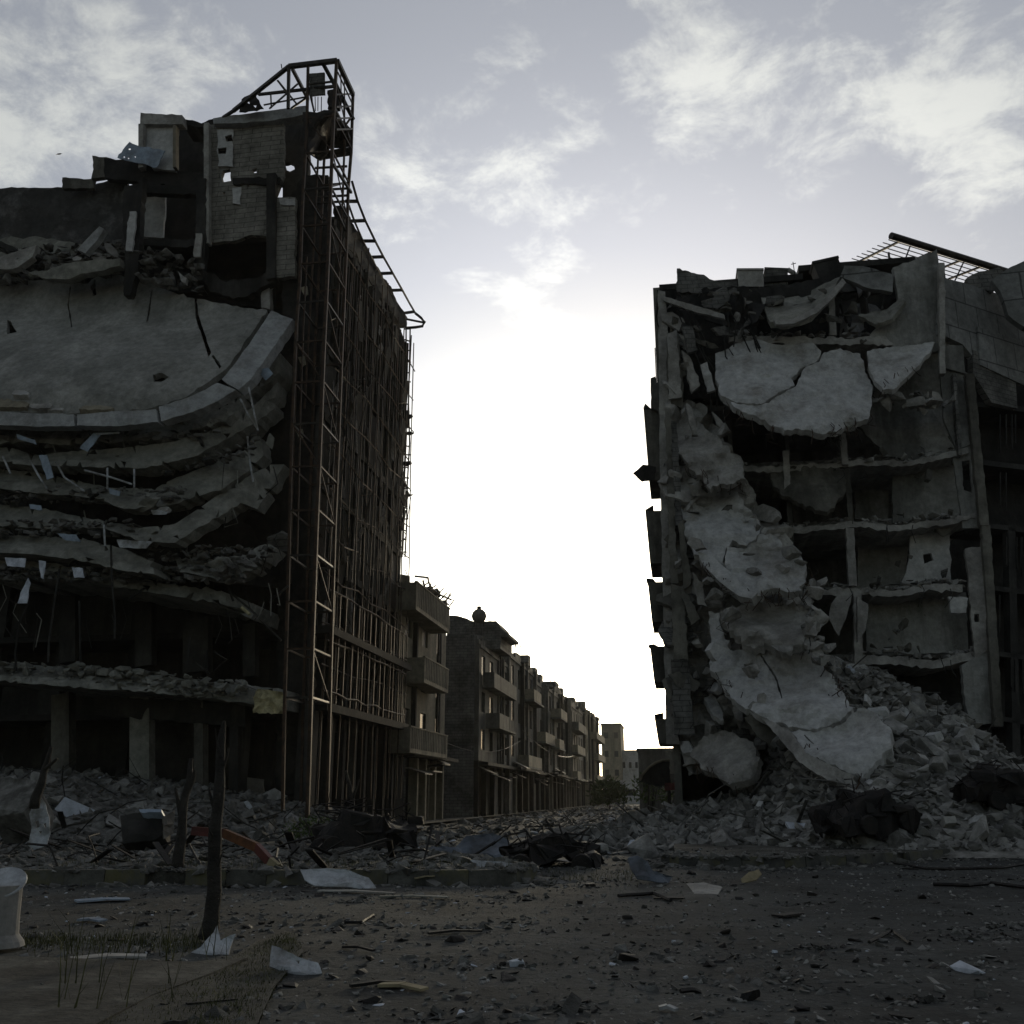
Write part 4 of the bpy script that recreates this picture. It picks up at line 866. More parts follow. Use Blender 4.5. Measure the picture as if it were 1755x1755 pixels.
# floor slabs of the right bays (broken edges)
fl_defs = [([(1250, 574), (1400, 578), (1540, 578), (1600, 570)], 12), ([(1265, 798), (1330, 800), (1440, 792), (1480, 788), (1560, 790), (1620, 776), (1660, 768)], 9), ([(1340, 905), (1400, 900), (1460, 893), (1540, 900), (1620, 890), (1672, 878)], 10),
           ([(1390, 1008), (1460, 1008), (1540, 1010), (1600, 1000), (1650, 1002)], 12), ([(1460, 1124), (1520, 1124), (1600, 1132), (1690, 1112)], 14)]
for k, (ln, h) in enumerate(fl_defs):
    T('floor', 'concrete', [(u, v, RQ) for u, v in ln]+[(u, v+h, RQ) for u, v in ln[::-1]], thick=4, jag=3, step=7, seed=70+k, bump=.1, back=SV*1.0)
    m = MB()
    for _ in range(110):
        i = random.random(); u = lerp(ln[0][0], ln[-1][0], i); v = interp(u, ln)-random.uniform(-6, 8); P = onq(u, v, RQ+random.uniform(0, 1.2)); V, F = random.choice(ROCKS); s = random.uniform(.05, .24)
        R = Matrix.Rotation(random.uniform(0, 6.3), 3, 'Z') @ Matrix.Rotation(random.uniform(-1, 1), 3, 'X'); m.add([R@(x*s)+P for x in V], F)
    tag(m.build('debris', M['chunk'], RB), kind='stuff')
# inner rooms
T('wall', 'room', [(1475, 660), (1560, 650), (1620, 700), (1660, 770), (1560, 790), (1520, 780), (1470, 730)], 43.2, thick=.2, jag=2, seed=80, bump=.12)
T('wall', 'room', [(1530, 800), (1640, 790), (1650, 880), (1600, 890), (1530, 896)], 43.4, thick=.2, jag=1.5, seed=81)
T('wall', 'room', [(1465, 806), (1524, 802), (1522, 895), (1465, 890)], 45.5, thick=.2, jag=1.5, seed=82)
T('wall', 'plaster', [(1560, 920), (1590, 905), (1628, 905), (1630, 995), (1545, 1000), (1558, 960)], 43.2, thick=.2, jag=2, seed=83, holes=[[(1582, 950), (1596, 948), (1600, 960), (1584, 966)]])
T('wall', 'room', [(1470, 905), (1560, 905), (1550, 1000), (1470, 1005)], 45.2, thick=.2, jag=1.5, seed=84)
T('wall', 'room', [(1485, 1020), (1655, 1015), (1660, 1115), (1560, 1122), (1485, 1120)], 43.8, thick=.2, jag=1.5, seed=85)
T('wall', 'soot', [(1480, 1135), (1650, 1135), (1650, 1220), (1480, 1220)], 45, thick=.2, jag=1.5, seed=86)
T('wall', 'room', [(1610, 620), (1660, 640), (1668, 760), (1640, 770), (1618, 720)], 42.1, thick=.2, jag=1, seed=87)
T('wall', 'room', [(1616, 590), (1650, 592), (1655, 640), (1618, 630)], 41.95, thick=.2, jag=1, seed=88)
T('wall', 'room', [(1632, 770), (1668, 765), (1680, 905), (1650, 905)], 42.05, thick=.2, jag=1.2, seed=89, holes=[[(1648, 790), (1662, 788), (1668, 845), (1652, 840)]])
T('wall', 'concrete', [(1654, 940), (1688, 935), (1698, 965), (1696, 1110), (1670, 1130), (1662, 1020)], 41.8, thick=.3, jag=2.5, seed=90, holes=[[(1670, 1052), (1678, 1052), (1678, 1066), (1670, 1066)]])
T('wall', 'room', [(1648, 1140), (1700, 1110), (1708, 1240), (1660, 1244)], 41.9, thick=.3, jag=2, seed=91)
T('slab', 'plaster', [(1625, 1022), (1660, 1025), (1656, 1050), (1630, 1050)], 41.6, thick=.2, jag=2, step=6, seed=92)
T('wall', 'room', [(1540, 580), (1625, 580), (1640, 720), (1560, 720), (1530, 660)], 43.6, thick=.2, jag=2, seed=79)
# columns of the bays
def colm(u0, v0, u1, v1, w, q, mm, sd):
    T('column', mm, [(u0-w/2, v0), (u0+w/2, v0), (u1+w/2, v1), (u1-w/2, v1)], q, thick=.35, jag=1.2, step=7, seed=sd, bump=.04)
colm(1444, 742, 1449, 796, 11, 41.8, 'concrete', 1); colm(1452, 802, 1458, 898, 9, 41.9, 'greyrender', 2); colm(1457, 905, 1462, 1004, 14, 41.8, 'concrete', 3)
colm(1347, 772, 1350, 840, 11, 41.6, 'concrete', 4); colm(1353, 860, 1357, 960, 9, 42.2, 'greyrender', 5); colm(1470, 1012, 1472, 1140, 14, 41.8, 'concrete', 6)
colm(1662, 640, 1688, 900, 15, 41.5, 'greyrender', 7); colm(1690, 900, 1712, 1245, 15, 41.5, 'greyrender', 8); colm(1614, 450, 1616, 640, 10, 41.6, 'concrete', 9); colm(1636, 640, 1646, 780, 6, 41.7, 'dim_block', 10)
T('slab', 'concrete', [(1440, 1015), (1462, 1015), (1450, 1060), (1438, 1090), (1420, 1060), (1425, 1035)], 41.2, thick=.2, jag=2, seed=93)
T('slab', 'concrete', [(1470, 1022), (1488, 1035), (1484, 1080), (1470, 1100)], 41.1, thick=.2, jag=2, seed=94)
# ---- the hanging slabs
T('hanging_slab', 'plaster', [(1226, 606, 41.5), (1250, 596, 41.6), (1262, 588, 41.7), (1300, 582, 41.8), (1340, 592, 41.8), (1392, 588, 41.8), (1408, 602, 41.8), (1400, 618, 41.5), (1372, 632, 41.2), (1356, 648, 40.9), (1362, 660, 40.6), (1345, 668, 40.3), (1304, 692, 39.7), (1262, 690, 39.8), (1236, 678, 40.2), (1226, 650, 40.8)], thick=.28, jag=2.6, step=5.5, seed=100, bump=0.21, fine=.07)
T('hanging_slab', 'plaster', [(1412, 604, 41.7), (1440, 597, 41.8), (1474, 606, 41.8), (1482, 632, 41.5), (1496, 662, 41), (1494, 694, 40.3), (1488, 718, 39.8), (1440, 736, 39.3), (1408, 744, 39.1), (1380, 736, 39.1), (1345, 737, 39.0), (1300, 716, 39.3), (1262, 700, 39.6), (1240, 682, 40.1), (1264, 692, 39.8), (1306, 694, 39.7), (1348, 670, 40.2), (1364, 662, 40.5), (1376, 634, 41.1), (1404, 620, 41.5)], thick=.3, jag=3.0, step=5.5, seed=101, bump=0.21, fine=.07)
T('hanging_slab', 'plaster', [(1486, 602, 41.9), (1530, 594, 41.9), (1574, 590, 41.9), (1602, 586, 41.9), (1592, 606, 41.5), (1560, 640, 40.8), (1530, 668, 40.2), (1514, 668, 40.2), (1498, 650, 40.6), (1488, 626, 41.2)], thick=.25, jag=2.2, step=5.5, seed=102, fine=.07)
T('hanging_slab', 'concrete', [(1160, 696, 42), (1182, 700, 42), (1204, 728, 41.4), (1240, 762, 40.9), (1272, 788, 40.6), (1279, 822, 40.2), (1240, 828, 40), (1218, 838, 40), (1186, 806, 40.2), (1162, 776, 40.8), (1158, 740, 41.4)], thick=.3, jag=4.7, step=5.5, seed=103, bump=0.26, fine=.07)
T('hanging_slab', 'plaster', [(1164, 850, 41.6), (1182, 836, 41.7), (1220, 832, 41.6), (1256, 842, 41.4), (1288, 876, 41), (1300, 900, 40.6), (1302, 915, 40.2), (1280, 935, 39.9), (1256, 926, 39.9), (1244, 940, 39.9), (1240, 990, 39.4), (1215, 970, 39.8), (1190, 950, 40.2), (1172, 905, 40.8)], thick=.35, jag=4.7, step=5.5, seed=104, bump=0.33, fine=.07)
T('hanging_slab', 'plaster', [(1246, 938, 39.8), (1282, 938, 39.7), (1306, 914, 39.9), (1332, 920, 39.8), (1340, 940, 39.4), (1372, 950, 39.1), (1382, 968, 38.8), (1374, 1012, 38.2), (1320, 1010, 38.2), (1290, 1022, 38.2), (1262, 1012, 38.6), (1242, 988, 39.2)], thick=.35, jag=4.7, step=5.5, seed=105, bump=0.26, fine=.07)
T('rolled_edge', 'plaster', [(1196, 946, 39.6), (1216, 950, 39.4), (1262, 990, 38.6), (1298, 1016, 38.0), (1288, 1026, 37.9), (1264, 1020, 38.2), (1230, 994, 38.8), (1204, 966, 39.4)], thick=.5, jag=1.5, step=7, seed=106)
T('hanging_slab', 'greyrender', [(1312, 812, 42), (1360, 798, 42), (1412, 802, 42), (1448, 806, 42), (1450, 836, 41.6), (1430, 870, 41), (1410, 876, 41), (1370, 862, 41.2), (1338, 846, 41.5)], thick=.25, jag=4.7, step=5.5, seed=107, fine=.07)
T('hanging_slab', 'concrete', [(1250, 1040, 40.2), (1300, 1030, 40), (1330, 1034, 39.7), (1360, 1030, 39.4), (1384, 1046, 39), (1392, 1072, 38.6), (1378, 1100, 38.2), (1340, 1116, 38), (1310, 1100, 38.3), (1290, 1112, 38.2), (1250, 1080, 39), (1232, 1052, 39.8)], thick=.35, jag=5.3, step=5.5, seed=108, bump=0.39, fine=.07)
T('hanging_slab', 'plaster', [(1214, 1048, 40.4), (1232, 1050, 40.2), (1240, 1090, 39.6), (1256, 1116, 39.2), (1290, 1110, 39), (1350, 1112, 38.8), (1402, 1122, 38.8), (1422, 1152, 38), (1448, 1188, 37), (1462, 1212, 36.2), (1440, 1236, 35.8), (1400, 1250, 35.8), (1352, 1246, 36.2), (1300, 1224, 37), (1262, 1204, 37.6), (1238, 1176, 38.4), (1216, 1142, 39.2), (1218, 1100, 39.8)], thick=.35, jag=4.7, step=5.5, seed=109, bump=0.29, holes=[[(1274, 1138), (1290, 1136), (1300, 1160), (1284, 1162)], [(1302, 1122), (1304, 1121), (1331, 1160), (1341, 1196), (1339, 1197), (1328, 1161)]], fine=.07)
T('hanging_slab', 'plaster', [(1352, 1252, 36), (1400, 1254, 35.7), (1444, 1240, 35.5), (1470, 1214, 35.7), (1500, 1220, 35.3), (1528, 1252, 34.6), (1528, 1282, 34.1), (1500, 1306, 33.8), (1478, 1332, 33.4), (1440, 1318, 33.8), (1380, 1290, 34.8)], thick=.5, jag=3.3, step=5.5, seed=110, bump=0.13, fine=.07)
T('slab_edge', 'concrete', [(1300, 1226, 36.8), (1352, 1250, 35.9), (1380, 1290, 34.7), (1440, 1320, 33.7), (1478, 1334, 33.3), (1470, 1346, 33.3), (1420, 1338, 33.9), (1370, 1306, 34.8), (1340, 1270, 35.8)], thick=.6, jag=2, step=7, seed=111)
T('hanging_slab', 'concrete', [(1182, 1292, 40.5), (1206, 1262, 40.3), (1244, 1252, 40), (1290, 1272, 39), (1300, 1306, 38.2), (1286, 1334, 37.8), (1250, 1344, 38), (1212, 1322, 39)], thick=.3, jag=4.0, step=5.5, seed=112, bump=0.20, fine=.07)
T('fallen_panel', 'greyrender', [(1276, 1230), (1300, 1222), (1332, 1254), (1320, 1276), (1300, 1264)], 37.2, thick=.3, jag=2, step=7, seed=113)
T('fallen_panel', 'greyrender', [(1146, 1156), (1172, 1146), (1200, 1172), (1190, 1186), (1160, 1176)], 40.6, thick=.25, jag=2, step=7, seed=114)
for k, (u, v) in enumerate(((1285, 948), (1390, 1000), (1400, 1100), (1420, 1112), (1355, 946), (1370, 965), (1340, 1115), (1250, 1050), (1290, 1150), (1500, 690), (1520, 690), (1535, 680), (1570, 690), (1600, 690), (1630, 685), (1220, 1020), (1300, 690), (1240, 740))):
    q = interp(v, [(690, 41), (950, 39), (1150, 37.6)]); P = onq(u, v, q); V, F = ROCKS[k % 14]; s = random.uniform(.25, .5); R = Matrix.Rotation(k, 3, 'Z') @ Matrix.Rotation(k*1.7, 3, 'X')
    MB().add([R@(x*s)+P for x in V], F).build('dangling_block', M['chunk'], RB)
for k in range(34):
    u, v = random.choice([(1500, 660), (1340, 735), (1440, 735), (1280, 825), (1380, 965), (1370, 1012), (1390, 1090), (1450, 1190), (1235, 690), (1600, 690), (1460, 800), (1560, 790), (1540, 900), (1480, 1010), (1600, 1005), (1620, 1125)])
    u += random.uniform(-30, 30); v += random.uniform(-4, 10); q = interp(v, [(690, 40.6), (950, 38.6), (1150, 37.2)]) if u < 1460 else 41.6
    rod([(u, v), (u+random.uniform(-4, 6), v+random.uniform(8, 16)), (u+random.uniform(-10, 12), v+random.uniform(18, 34))], q, .018, 'soot', 'rebar', RB)
def clutter(name, m, n, zone, q, smin, smax, parent, jitter=.3):
    for k in range(n):
        i = random.randrange(len(zone)-1); t = random.random(); a, b = zone[i], zone[i+1]
        u = lerp(a[0], b[0], t)+random.gauss(0, a[2]); v = lerp(a[1], b[1], t)+random.gauss(0, a[2])
        P = onq(u, v, (q(u, v) if callable(q) else q)+random.uniform(-jitter, jitter)); V, F = random.choice(ROCKS); s = random.uniform(smin, smax)*random.uniform(.5, 1)
        Rm = Matrix.Rotation(random.uniform(0, 6.3), 3, 'Z') @ Matrix.Rotation(random.uniform(-1.6, 1.6), 3, 'X') @ Matrix.Rotation(random.uniform(-1.6, 1.6), 3, 'Y')
        MB().add([Rm@(x*s)+P for x in V], F).build(name, M[m if random.random() < .7 else 'dim_block'], parent)
CASC = [(1150, 690), (1230, 690), (1290, 830), (1350, 930), (1390, 1000), (1400, 1090), (1470, 1180), (1500, 1300), (1430, 1300), (1300, 1300), (1180, 1300), (1150, 1200), (1146, 900)]
scraps(95, CASC, lambda u, v: 41.3, ['concrete', 'concrete', 'greyrender', 'plaster', 'dim_block'], 10, 38, RB, aspect=(.25, .9), th=.22, dq=.9, flatv=None)
scraps(12, [(1235, 760), (1290, 830), (1350, 930), (1400, 1010), (1410, 1120), (1300, 1230), (1220, 1180), (1180, 1000), (1160, 850)], lambda u, v: interp(v, [(760, 40.4), (900, 39.6), (1000, 38.4), (1110, 37.9), (1200, 37.0)]), ['plaster', 'concrete', 'concrete', 'chunk'], 7, 20, RB, aspect=(.4, 1), th=.25, dq=.4, flatv=None)
scraps(26, [(1150, 510), (1300, 510), (1300, 570), (1200, 600), (1150, 680)], 41.6, ['greyrender', 'soot', 'concrete', 'dim_block'], 8, 26, RB, aspect=(.2, .6), th=.12, dq=.5, flatv=None)
scraps(20, [(1440, 480), (1600, 480), (1600, 580), (1440, 580)], 43.2, ['room', 'soot', 'concrete'], 10, 30, RB, aspect=(.2, .6), dq=.7, flatv=None)
scraps(44, [(1400, 1140), (1460, 1130), (1560, 1190), (1640, 1230), (1700, 1330), (1600, 1330), (1540, 1290)], lambda u, v: PQ(hit(u, v))[1]-.1, ['chunk', 'plaster', 'concrete', 'chunk'], 8, 34, RB, aspect=(.3, .8), th=.3, dq=.5, flatv=None)
scraps(40, [(1180, 1380), (1300, 1340), (1500, 1345), (1740, 1360), (1740, 1420), (1200, 1425)], lambda u, v: PQ(hit(u, v))[1]-.1, ['chunk', 'plaster', 'concrete', 'dim_block'], 6, 26, RB, aspect=(.3, .8), th=.2, dq=.5, flatv=None)
clutter('broken_block', 'concrete', 30, [(1155, 580, 10), (1165, 700, 14), (1160, 900, 12), (1190, 1030, 16), (1190, 1130, 20), (1220, 1240, 22), (1300, 1290, 12)], 41.2, .2, .7, RB)
clutter('broken_block', 'greyrender', 40, [(1200, 520, 14), (1290, 520, 20), (1420, 545, 16), (1560, 570, 10)], 42.0, .15, .5, RB)
clutter('broken_block', 'concrete', 36, [(1300, 1020, 12), (1385, 1000, 10), (1410, 1110, 12), (1455, 1190, 10)], lambda u, v: interp(v, [(1000, 38.6), (1190, 36.8)]), .12, .42, RB)
clutter('broken_block', 'concrete', 30, [(1500, 675, 9), (1620, 690, 9)], 41.4, .12, .4, RB)
clutter('broken_block', 'greyrender', 60, [(1350, 790, 8), (1650, 770, 6), (1480, 890, 6), (1660, 880, 6), (1480, 1002, 6), (1650, 995, 6), (1490, 1118, 7), (1690, 1110, 7)], 42.6, .1, .35, RB)
for (u0, v0, u1, v1, n, q0_, q1_) in ((1240, 690, 1340, 740, 9, 39.9, 39), (1380, 742, 1492, 712, 9, 39, 39.8), (1500, 664, 1590, 612, 6, 40.2, 41.2), (1170, 800, 1276, 830, 8, 40.4, 40), (1190, 955, 1290, 1022, 9, 39.6, 38), (1300, 1014, 1378, 1012, 9, 38, 38), (1240, 1060, 1390, 1104, 10, 39.2, 38), (1220, 1150, 1340, 1236, 10, 39, 36.4), (1350, 1256, 1480, 1334, 12, 35.8, 33.2), (1190, 1310, 1290, 1340, 6, 39.2, 37.6), (1390, 960, 1384, 1010, 5, 38.8, 38.2), (1404, 1120, 1460, 1206, 6, 38.4, 36)):
    for k in range(n):
        t = random.random(); u = lerp(u0, u1, t)+random.uniform(-4, 4); v = lerp(v0, v1, t)+random.uniform(-6, 2); q = lerp(q0_, q1_, t)-.05
        rod([(u, v), (u+random.uniform(-5, 7), v+random.uniform(5, 12)), (u+random.uniform(-12, 14), v+random.uniform(8, 26)), (u+random.uniform(-16, 18), v+random.uniform(14, 34))], q, random.uniform(.012, .022), 'rust', 'rebar', RB)
# ---- facade receding to the right beyond the corner
C0 = onq(1616, 620, 41.8); FD = Vector((math.sin(math.radians(62)), math.cos(math.radians(62)), 0)); FN = Vector((-FD.y, FD.x, 0))
def ond(u, v, off=0.0):
    r = ray(u, v); n = FN; o = C0+n*off; return EYE + r*((o-EYE).dot(n)/r.dot(n))
FN = FN if FN.dot(EYE-C0) < 0 else -FN   # pointing away from the eye
def facade(name, m, pts, off=0.0, th=.3):
    P = [ond(u, v, off) for u, v in pts]; return MB().prism(P, FN*th).build(name, M[m], RB)
facade('wall', 'tile', [(1610, 475), (1650, 484), (1700, 500), (1790, 530), (1850, 560), (1850, 690), (1755, 640), (1668, 612), (1650, 590), (1612, 572)])
facade('wall', 'tile', [(1676, 560), (1755, 585), (1850, 620), (1850, 700), (1755, 660), (1680, 625)], -.12, .1)
facade('wall', 'dim_block', [(1668, 600), (1738, 622), (1744, 700), (1700, 690), (1668, 640)], -.05, .3)
facade('wall', 'burnt', [(1612, 560), (1860, 600), (1900, 1420), (1720, 1420), (1690, 900), (1640, 640)], 2.2, .3)
for v in (700, 800, 908, 1015, 1128, 1240):
    facade('balcony_slab', 'soot', [(1665+(v-640)*.09, v-12), (1860, v+8), (1860, v+18), (1665+(v-640)*.09, v-4)], .3, 2)
for k in range(26):
    u = 1715+k % 9*9+random.uniform(-2, 2); v = random.choice([720, 820, 930, 1030, 1140]); facade('railing_bar', 'soot', [(u, v-10), (u+1.6, v-10), (u+1.6, v+random.uniform(30, 60)), (u, v+random.uniform(30, 60))], .25, .04)
facade('column', 'soot', [(1728, 900), (1740, 900), (1752, 1400), (1738, 1400)], .3, .3)
T('parapet', 'dim_block', [(1655, 478), (1680, 465), (1712, 458), (1725, 470), (1700, 500), (1662, 490)], 44, thick=.4, jag=1.5, step=6)
T('wall', 'tile', [(1700, 480), (1725, 462), (1742, 454), (1790, 430), (1850, 410), (1850, 600), (1755, 560), (1728, 540), (1715, 500)], 43.0, thick=.4, jag=1.5, seed=120)
m = MB(); m.bx(12.6, 30, 43, 43.3, 0, 4.6)
# ---- pergola on the roof
PG = thing('roof_pergola', onq(1560, 470, 44), 'slanting steel pergola with thin slats on the roof edge of the right ruin', 'pergola')
def pb(a, b, w, name='slat'): return MB().beam(a, b, w, w).build(name, M['darksteel'], PG)
T1 = onq(1527, 404, 43.6); T2 = onq(1727, 466, 47.5)
MB().tube([T1, T2], .17, 10).build('main_beam', M['darksteel'], PG)
Bk = onq(1450, 444, 48.0)-T1       # direction away under the slats
for i in range(9):
    t = i/9; a = T1+Bk*t*1.05+(T2-T1).normalized()*.2; 
    pb(a, a+(T2-T1)*.93, .035)
for t in (.10, .38, .62, .8):
    a = T1.lerp(T2, t); pb(a, a+Bk*1.02, .09, 'rafter')
for t in (.16, .64): a = T1.lerp(T2, t)+Bk*.45; pb(a, a-UP*2.0, .09, 'post')
pb(T1.lerp(T2, .2)+Bk*.1, T1.lerp(T2, .2)+Bk*.45-UP*1.6, .05, 'brace'); pb(T1.lerp(T2, .64)+Bk*.05, T1.lerp(T2, .64)+Bk*.45-UP*1.6, .05, 'brace')
# ---- tanks on the roof
def tank(u0, u1, v0, v1, q, label, m='greyrender', tilt=0):
    a = onq(u0, v1, q); b = onq(u1, v1, q); h = (onq(u0, v0, q)-a).length; w = (b-a).length; ax = (b-a).normalized()
    loc = (a+b)/2; t = thing('roof_tank', loc, label, 'water tank')
    R = Matrix.Rotation(tilt, 3, SV)
    mb = MB(); c = loc+UP*h*.47+SV*w*.45; mb.obx(c, R@(ax*w/2), SV*w*.42, R@(UP*h*.42)); mb.build('body', M[m], t)
    mb = MB(); mb.obx(c+R@(UP*(h*.46)), R@(ax*w*.53), SV*w*.46, R@(UP*h*.05)); mb.build('lid', M[m], t)
    mb = MB()
    for s in (-1, 1): mb = MB(); mb.obx(loc+R@(ax*w*.38*s)+SV*w*.45+UP*.03, ax*.08, SV*w*.4, UP*.1); mb.build('foot', M['soot'], t)
tank(1266, 1310, 459, 492, 43.3, 'square grey roof tank, left one of the pair on the right ruin', 'concrete')
tank(1313, 1352, 458, 492, 43.5, 'dark square roof tank with a slipped lid, beside the paler square roof tank', 'dim_block', .05)
tank(1402, 1446, 441, 482, 43.2, 'dark tilted roof tank beside the slatted pergola', 'soot', -.25)
tag(MB().tube([onq(1350, 462, 43.6), onq(1360, 468, 43.6), onq(1372, 480, 43.6)], .12, 8).build('roof_pipe', M['concrete'], None), 'short bent pipe leaning on the roof beside the tank pair', 'pipe')
tag(MB().tube([onq(1363, 478, 43.4), onq(1361, 462, 43.4), onq(1359, 449, 43.4)], .02, 5).beam(onq(1356, 453, 43.4), onq(1364, 451, 43.4), .03).build('antenna', M['darksteel'], None), 'thin antenna on the roof edge of the right ruin', 'antenna')
# ================================================================== ROW ALONG THE LEFT SIDE OF THE STREET
def q_of(u, p): r = ray(u, 1365); return r.dot(SV)*p/r.dot(RV)
def z_of(u, v, p): return onp(u, v, p).z
def row_house(u0, u1, v0, v1, p, m, label, floors=3, bal=(), depth=9, stagger=0, shop=True, q0=None, q1=None, extra=None, wmat='glass', group=None):
    q0 = q0 or q_of(u0, p); q1 = q1 or q_of(u1, p); z0 = z_of(u0, v0, p); z1 = z_of(u1, v1, p) if v1 else z0
    H = (z0+z1)/2
    t = thing('apartment_house', W(p-depth/2, (q0+q1)/2, 0), label, 'apartment house')
    L = q1-q0; nb = max(2, int(L/3.2)); sh = 4.2; fh = (H-sh-.9)/floors
    # wall with real window openings made of piers and spandrels
    mb = MB(); bw = L/nb; ww = min(1.5, bw*.46)
    mb.bx(p-depth, p-.32, q0, q0+.3, sh, H-.9); mb.bx(p-depth, p-.32, q1-.3, q1, sh, H-.9); mb.bx(p-depth, p-depth+.3, q0+.3, q1-.3, 0, H-.9)
    for i in range(nb+1):
        a = q0+i*bw-(bw-ww)/2; b = a+(bw-ww); mb.bx(p-.3, p, max(a, q0), min(b, q1), sh, H-.9)
    for k in range(floors+1):
        z = sh+k*fh
        for i in range(nb):
            a = q0+i*bw+(bw-ww)/2
            lo = z-.45 if k else z; hi = z+.85 if k < floors else z
            mb.bx(p-.3, p-.002, a, a+ww, lo, max(hi, lo+.02))
    mb.build('wall', M[m], t)
    mb = MB(); mb.bx(p-depth, p+.12, q0, q1, H-.9, H-.65); mb.build('roof', M[m], t)
    mb = MB()
    for i in range(max(4, int(L/1.2))):
        w_ = (L-.1)/max(4, int(L/1.2)); mb.bx(p-.2, p-.03, q0+.05+i*w_, q0+.05+(i+1)*w_-.003, H-.65, H+random.uniform(-.5, .12))
    mb.bx(p-.2, p-.03, q0, q0+.04, H-.65, H-.6); mb.bx(p-depth, p-.2, q0+.05, q0+.25, H-.65, H); mb.build('parapet', M[m], t)
    for k in range(floors):
        for i in range(nb):
            a = q0+i*bw+(bw-ww)/2; z = sh+k*fh+.85; zt = sh+(k+1)*fh-.45
            if random.random() < .25 and L < 30: continue
            w = MB().bx(p-.2, p-.12, a+.02, a+ww-.02, z+.02, zt-.02).build('window', M['shutter' if random.random() < .35 else wmat], t)
    for k, s in bal:   # storey, (fraction start, end)
        a = q0+L*s[0]; b = q0+L*s[1]; z = sh+k*fh
        pr = random.uniform(.8, 1.35); dz_ = random.uniform(-.25, .25); z += dz_; o = MB().bx(p+.01, p+pr, a, b, z-.18, z).build('balcony', M[m], t)
        b_ = b if random.random() < .6 else lerp(a, b, random.uniform(.4, .8)); MB().bx(p+pr-.12, p+pr, a, b_, z+.004, z+1.0).bx(p+.02, p+pr-.12, a, a+.12, z+.004, z+1.0).bx(p+.02, p+pr-.12, b_-.12, b_, z+.004, z+1.0).build('balcony_panel', M['beige' if random.random() < .6 else m], o)
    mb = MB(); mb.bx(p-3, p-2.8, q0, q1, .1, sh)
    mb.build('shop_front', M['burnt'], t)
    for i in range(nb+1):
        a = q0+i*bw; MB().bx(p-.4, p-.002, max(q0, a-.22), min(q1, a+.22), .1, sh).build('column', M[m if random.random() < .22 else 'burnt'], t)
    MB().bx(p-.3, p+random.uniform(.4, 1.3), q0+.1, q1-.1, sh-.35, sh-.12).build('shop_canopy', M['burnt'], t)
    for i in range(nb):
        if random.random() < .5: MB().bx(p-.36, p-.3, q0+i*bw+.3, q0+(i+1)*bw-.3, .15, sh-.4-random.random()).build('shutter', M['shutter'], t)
    for i in range(int(L/4)):   # ribs running the full height and clutter
        q = q0+random.random()*L; MB().bx(p, p+random.uniform(.12, .45), q, q+.25, sh, H-random.uniform(0, .6)).build('rib', M[m if random.random() < .5 else 'soot'], t)
    for i in range(6):
        q = q0+random.random()*L; V, F = random.choice(ROCKS); s = random.uniform(.2, .7); c_ = W(p-random.uniform(0, .6), q, H-.3+random.uniform(-.2, .5)); MB().add([x*s+c_ for x in V], F).build('roof_rubble', M[m], t)
    for i in range(3):
        q = q0+random.random()*L; a_ = W(p-.3, q, H-.6); MB().tube([a_, a_+UP*random.uniform(.6, 1.6)+RV*random.uniform(-.2, .3), a_+UP*random.uniform(1, 2.2)+RV*random.uniform(-.5, .8)+SV*random.uniform(-1, 1)], .03, 4).build('bent_rod', M['darksteel'], t)
    for i in range(4):
        q = q0+random.random()*L*.9; z = random.uniform(sh-1.4, sh+.3); MB().obx(W(p+.7, q, z), RV*.6+UP*random.uniform(-.3, .1), SV*random.uniform(.6, 1.4), UP*.04).build('awning', M[random.choice(['soot', 'shutter'])], t)
    return t, H, q0, q1
# first house beside the left ruin: three ribbed balconies
P1 = -15.7
t1, H1, qa, qb = row_house(690, 750, 1000, 1046, P1, 'beige', 'beige corner house with three ribbed balconies next to the tall left ruin', 3, (), q0=56.6, q1=69)
for (vt, vb, u0) in ((1040, 1082, 704), (1147, 1187, 722), (1262, 1300, 700)):
    p = -14.45; qe = q_of(765, p); qs = q_of(u0, p); z1 = z_of(765, vt, p); z0 = z_of(765, vb, p)
    b = MB().bx(P1+.01, p-.1, qs, qe-.12, z0-.02, z0+.18).build('balcony', M['beige'], t1)
    MB().bx(p-.1, p, qs, qe, z0, z1).bx(P1+.01, p-.1, qe-.12, qe, z0, z1).bx(P1+.01, p-.1, qs, qs+.12, z0, z1).build('balcony_panel', M['beige'], b)
    MB().bx(p-.12, p+.05, qs-.02, qe+.02, z1, z1+.08).build('coping', M['beige'], b)
    n = int((qe-qs)/.42)
    for i in range(1, n): MB().bx(p, p+.03, qs+i*(qe-qs)/n-.025, qs+i*(qe-qs)/n+.025, z0+.25, z1-.02).build('rib', M['greyrender'], b)
# ruined roof terrace on it: bent trusses
for k in range(9):
    q = 59.6+k*1.0; z = H1; MB().beam(W(-15.6, q, z), W(-14.8+random.uniform(-.3, .3), q+random.uniform(-.3, .3), z+random.uniform(.6, 1.3)), .07).build('roof_strut', M['darksteel'], t1)
for z in (.7, 1.15): MB().tube([W(-15.3+random.uniform(-.3, .3), 59.4+i*1.5, H1+z+random.uniform(-.2, .2)) for i in range(7)], .07, 5).build('roof_rail', M['darksteel'], t1)
for (u, v, q) in ((727, 1012, 64), (742, 1016, 66)):
    V, F = ROCKS[int(u) % 9]; P = onq(u, v, q); MB().add([x*.55+P for x in V], F).build('roof_rubble', M['soot'], t1)
MB().bx(-16.5, -15.7, 68.6, 69.2, H1-1, H1+1.2).build('parapet', M['greyrender'], t1)
for q in (60.3, 62.4, 65, 67.2): MB().bx(P1-.2, P1+.35, q, q+.35, .1, 4.4).build('column', M['beige'], t1)
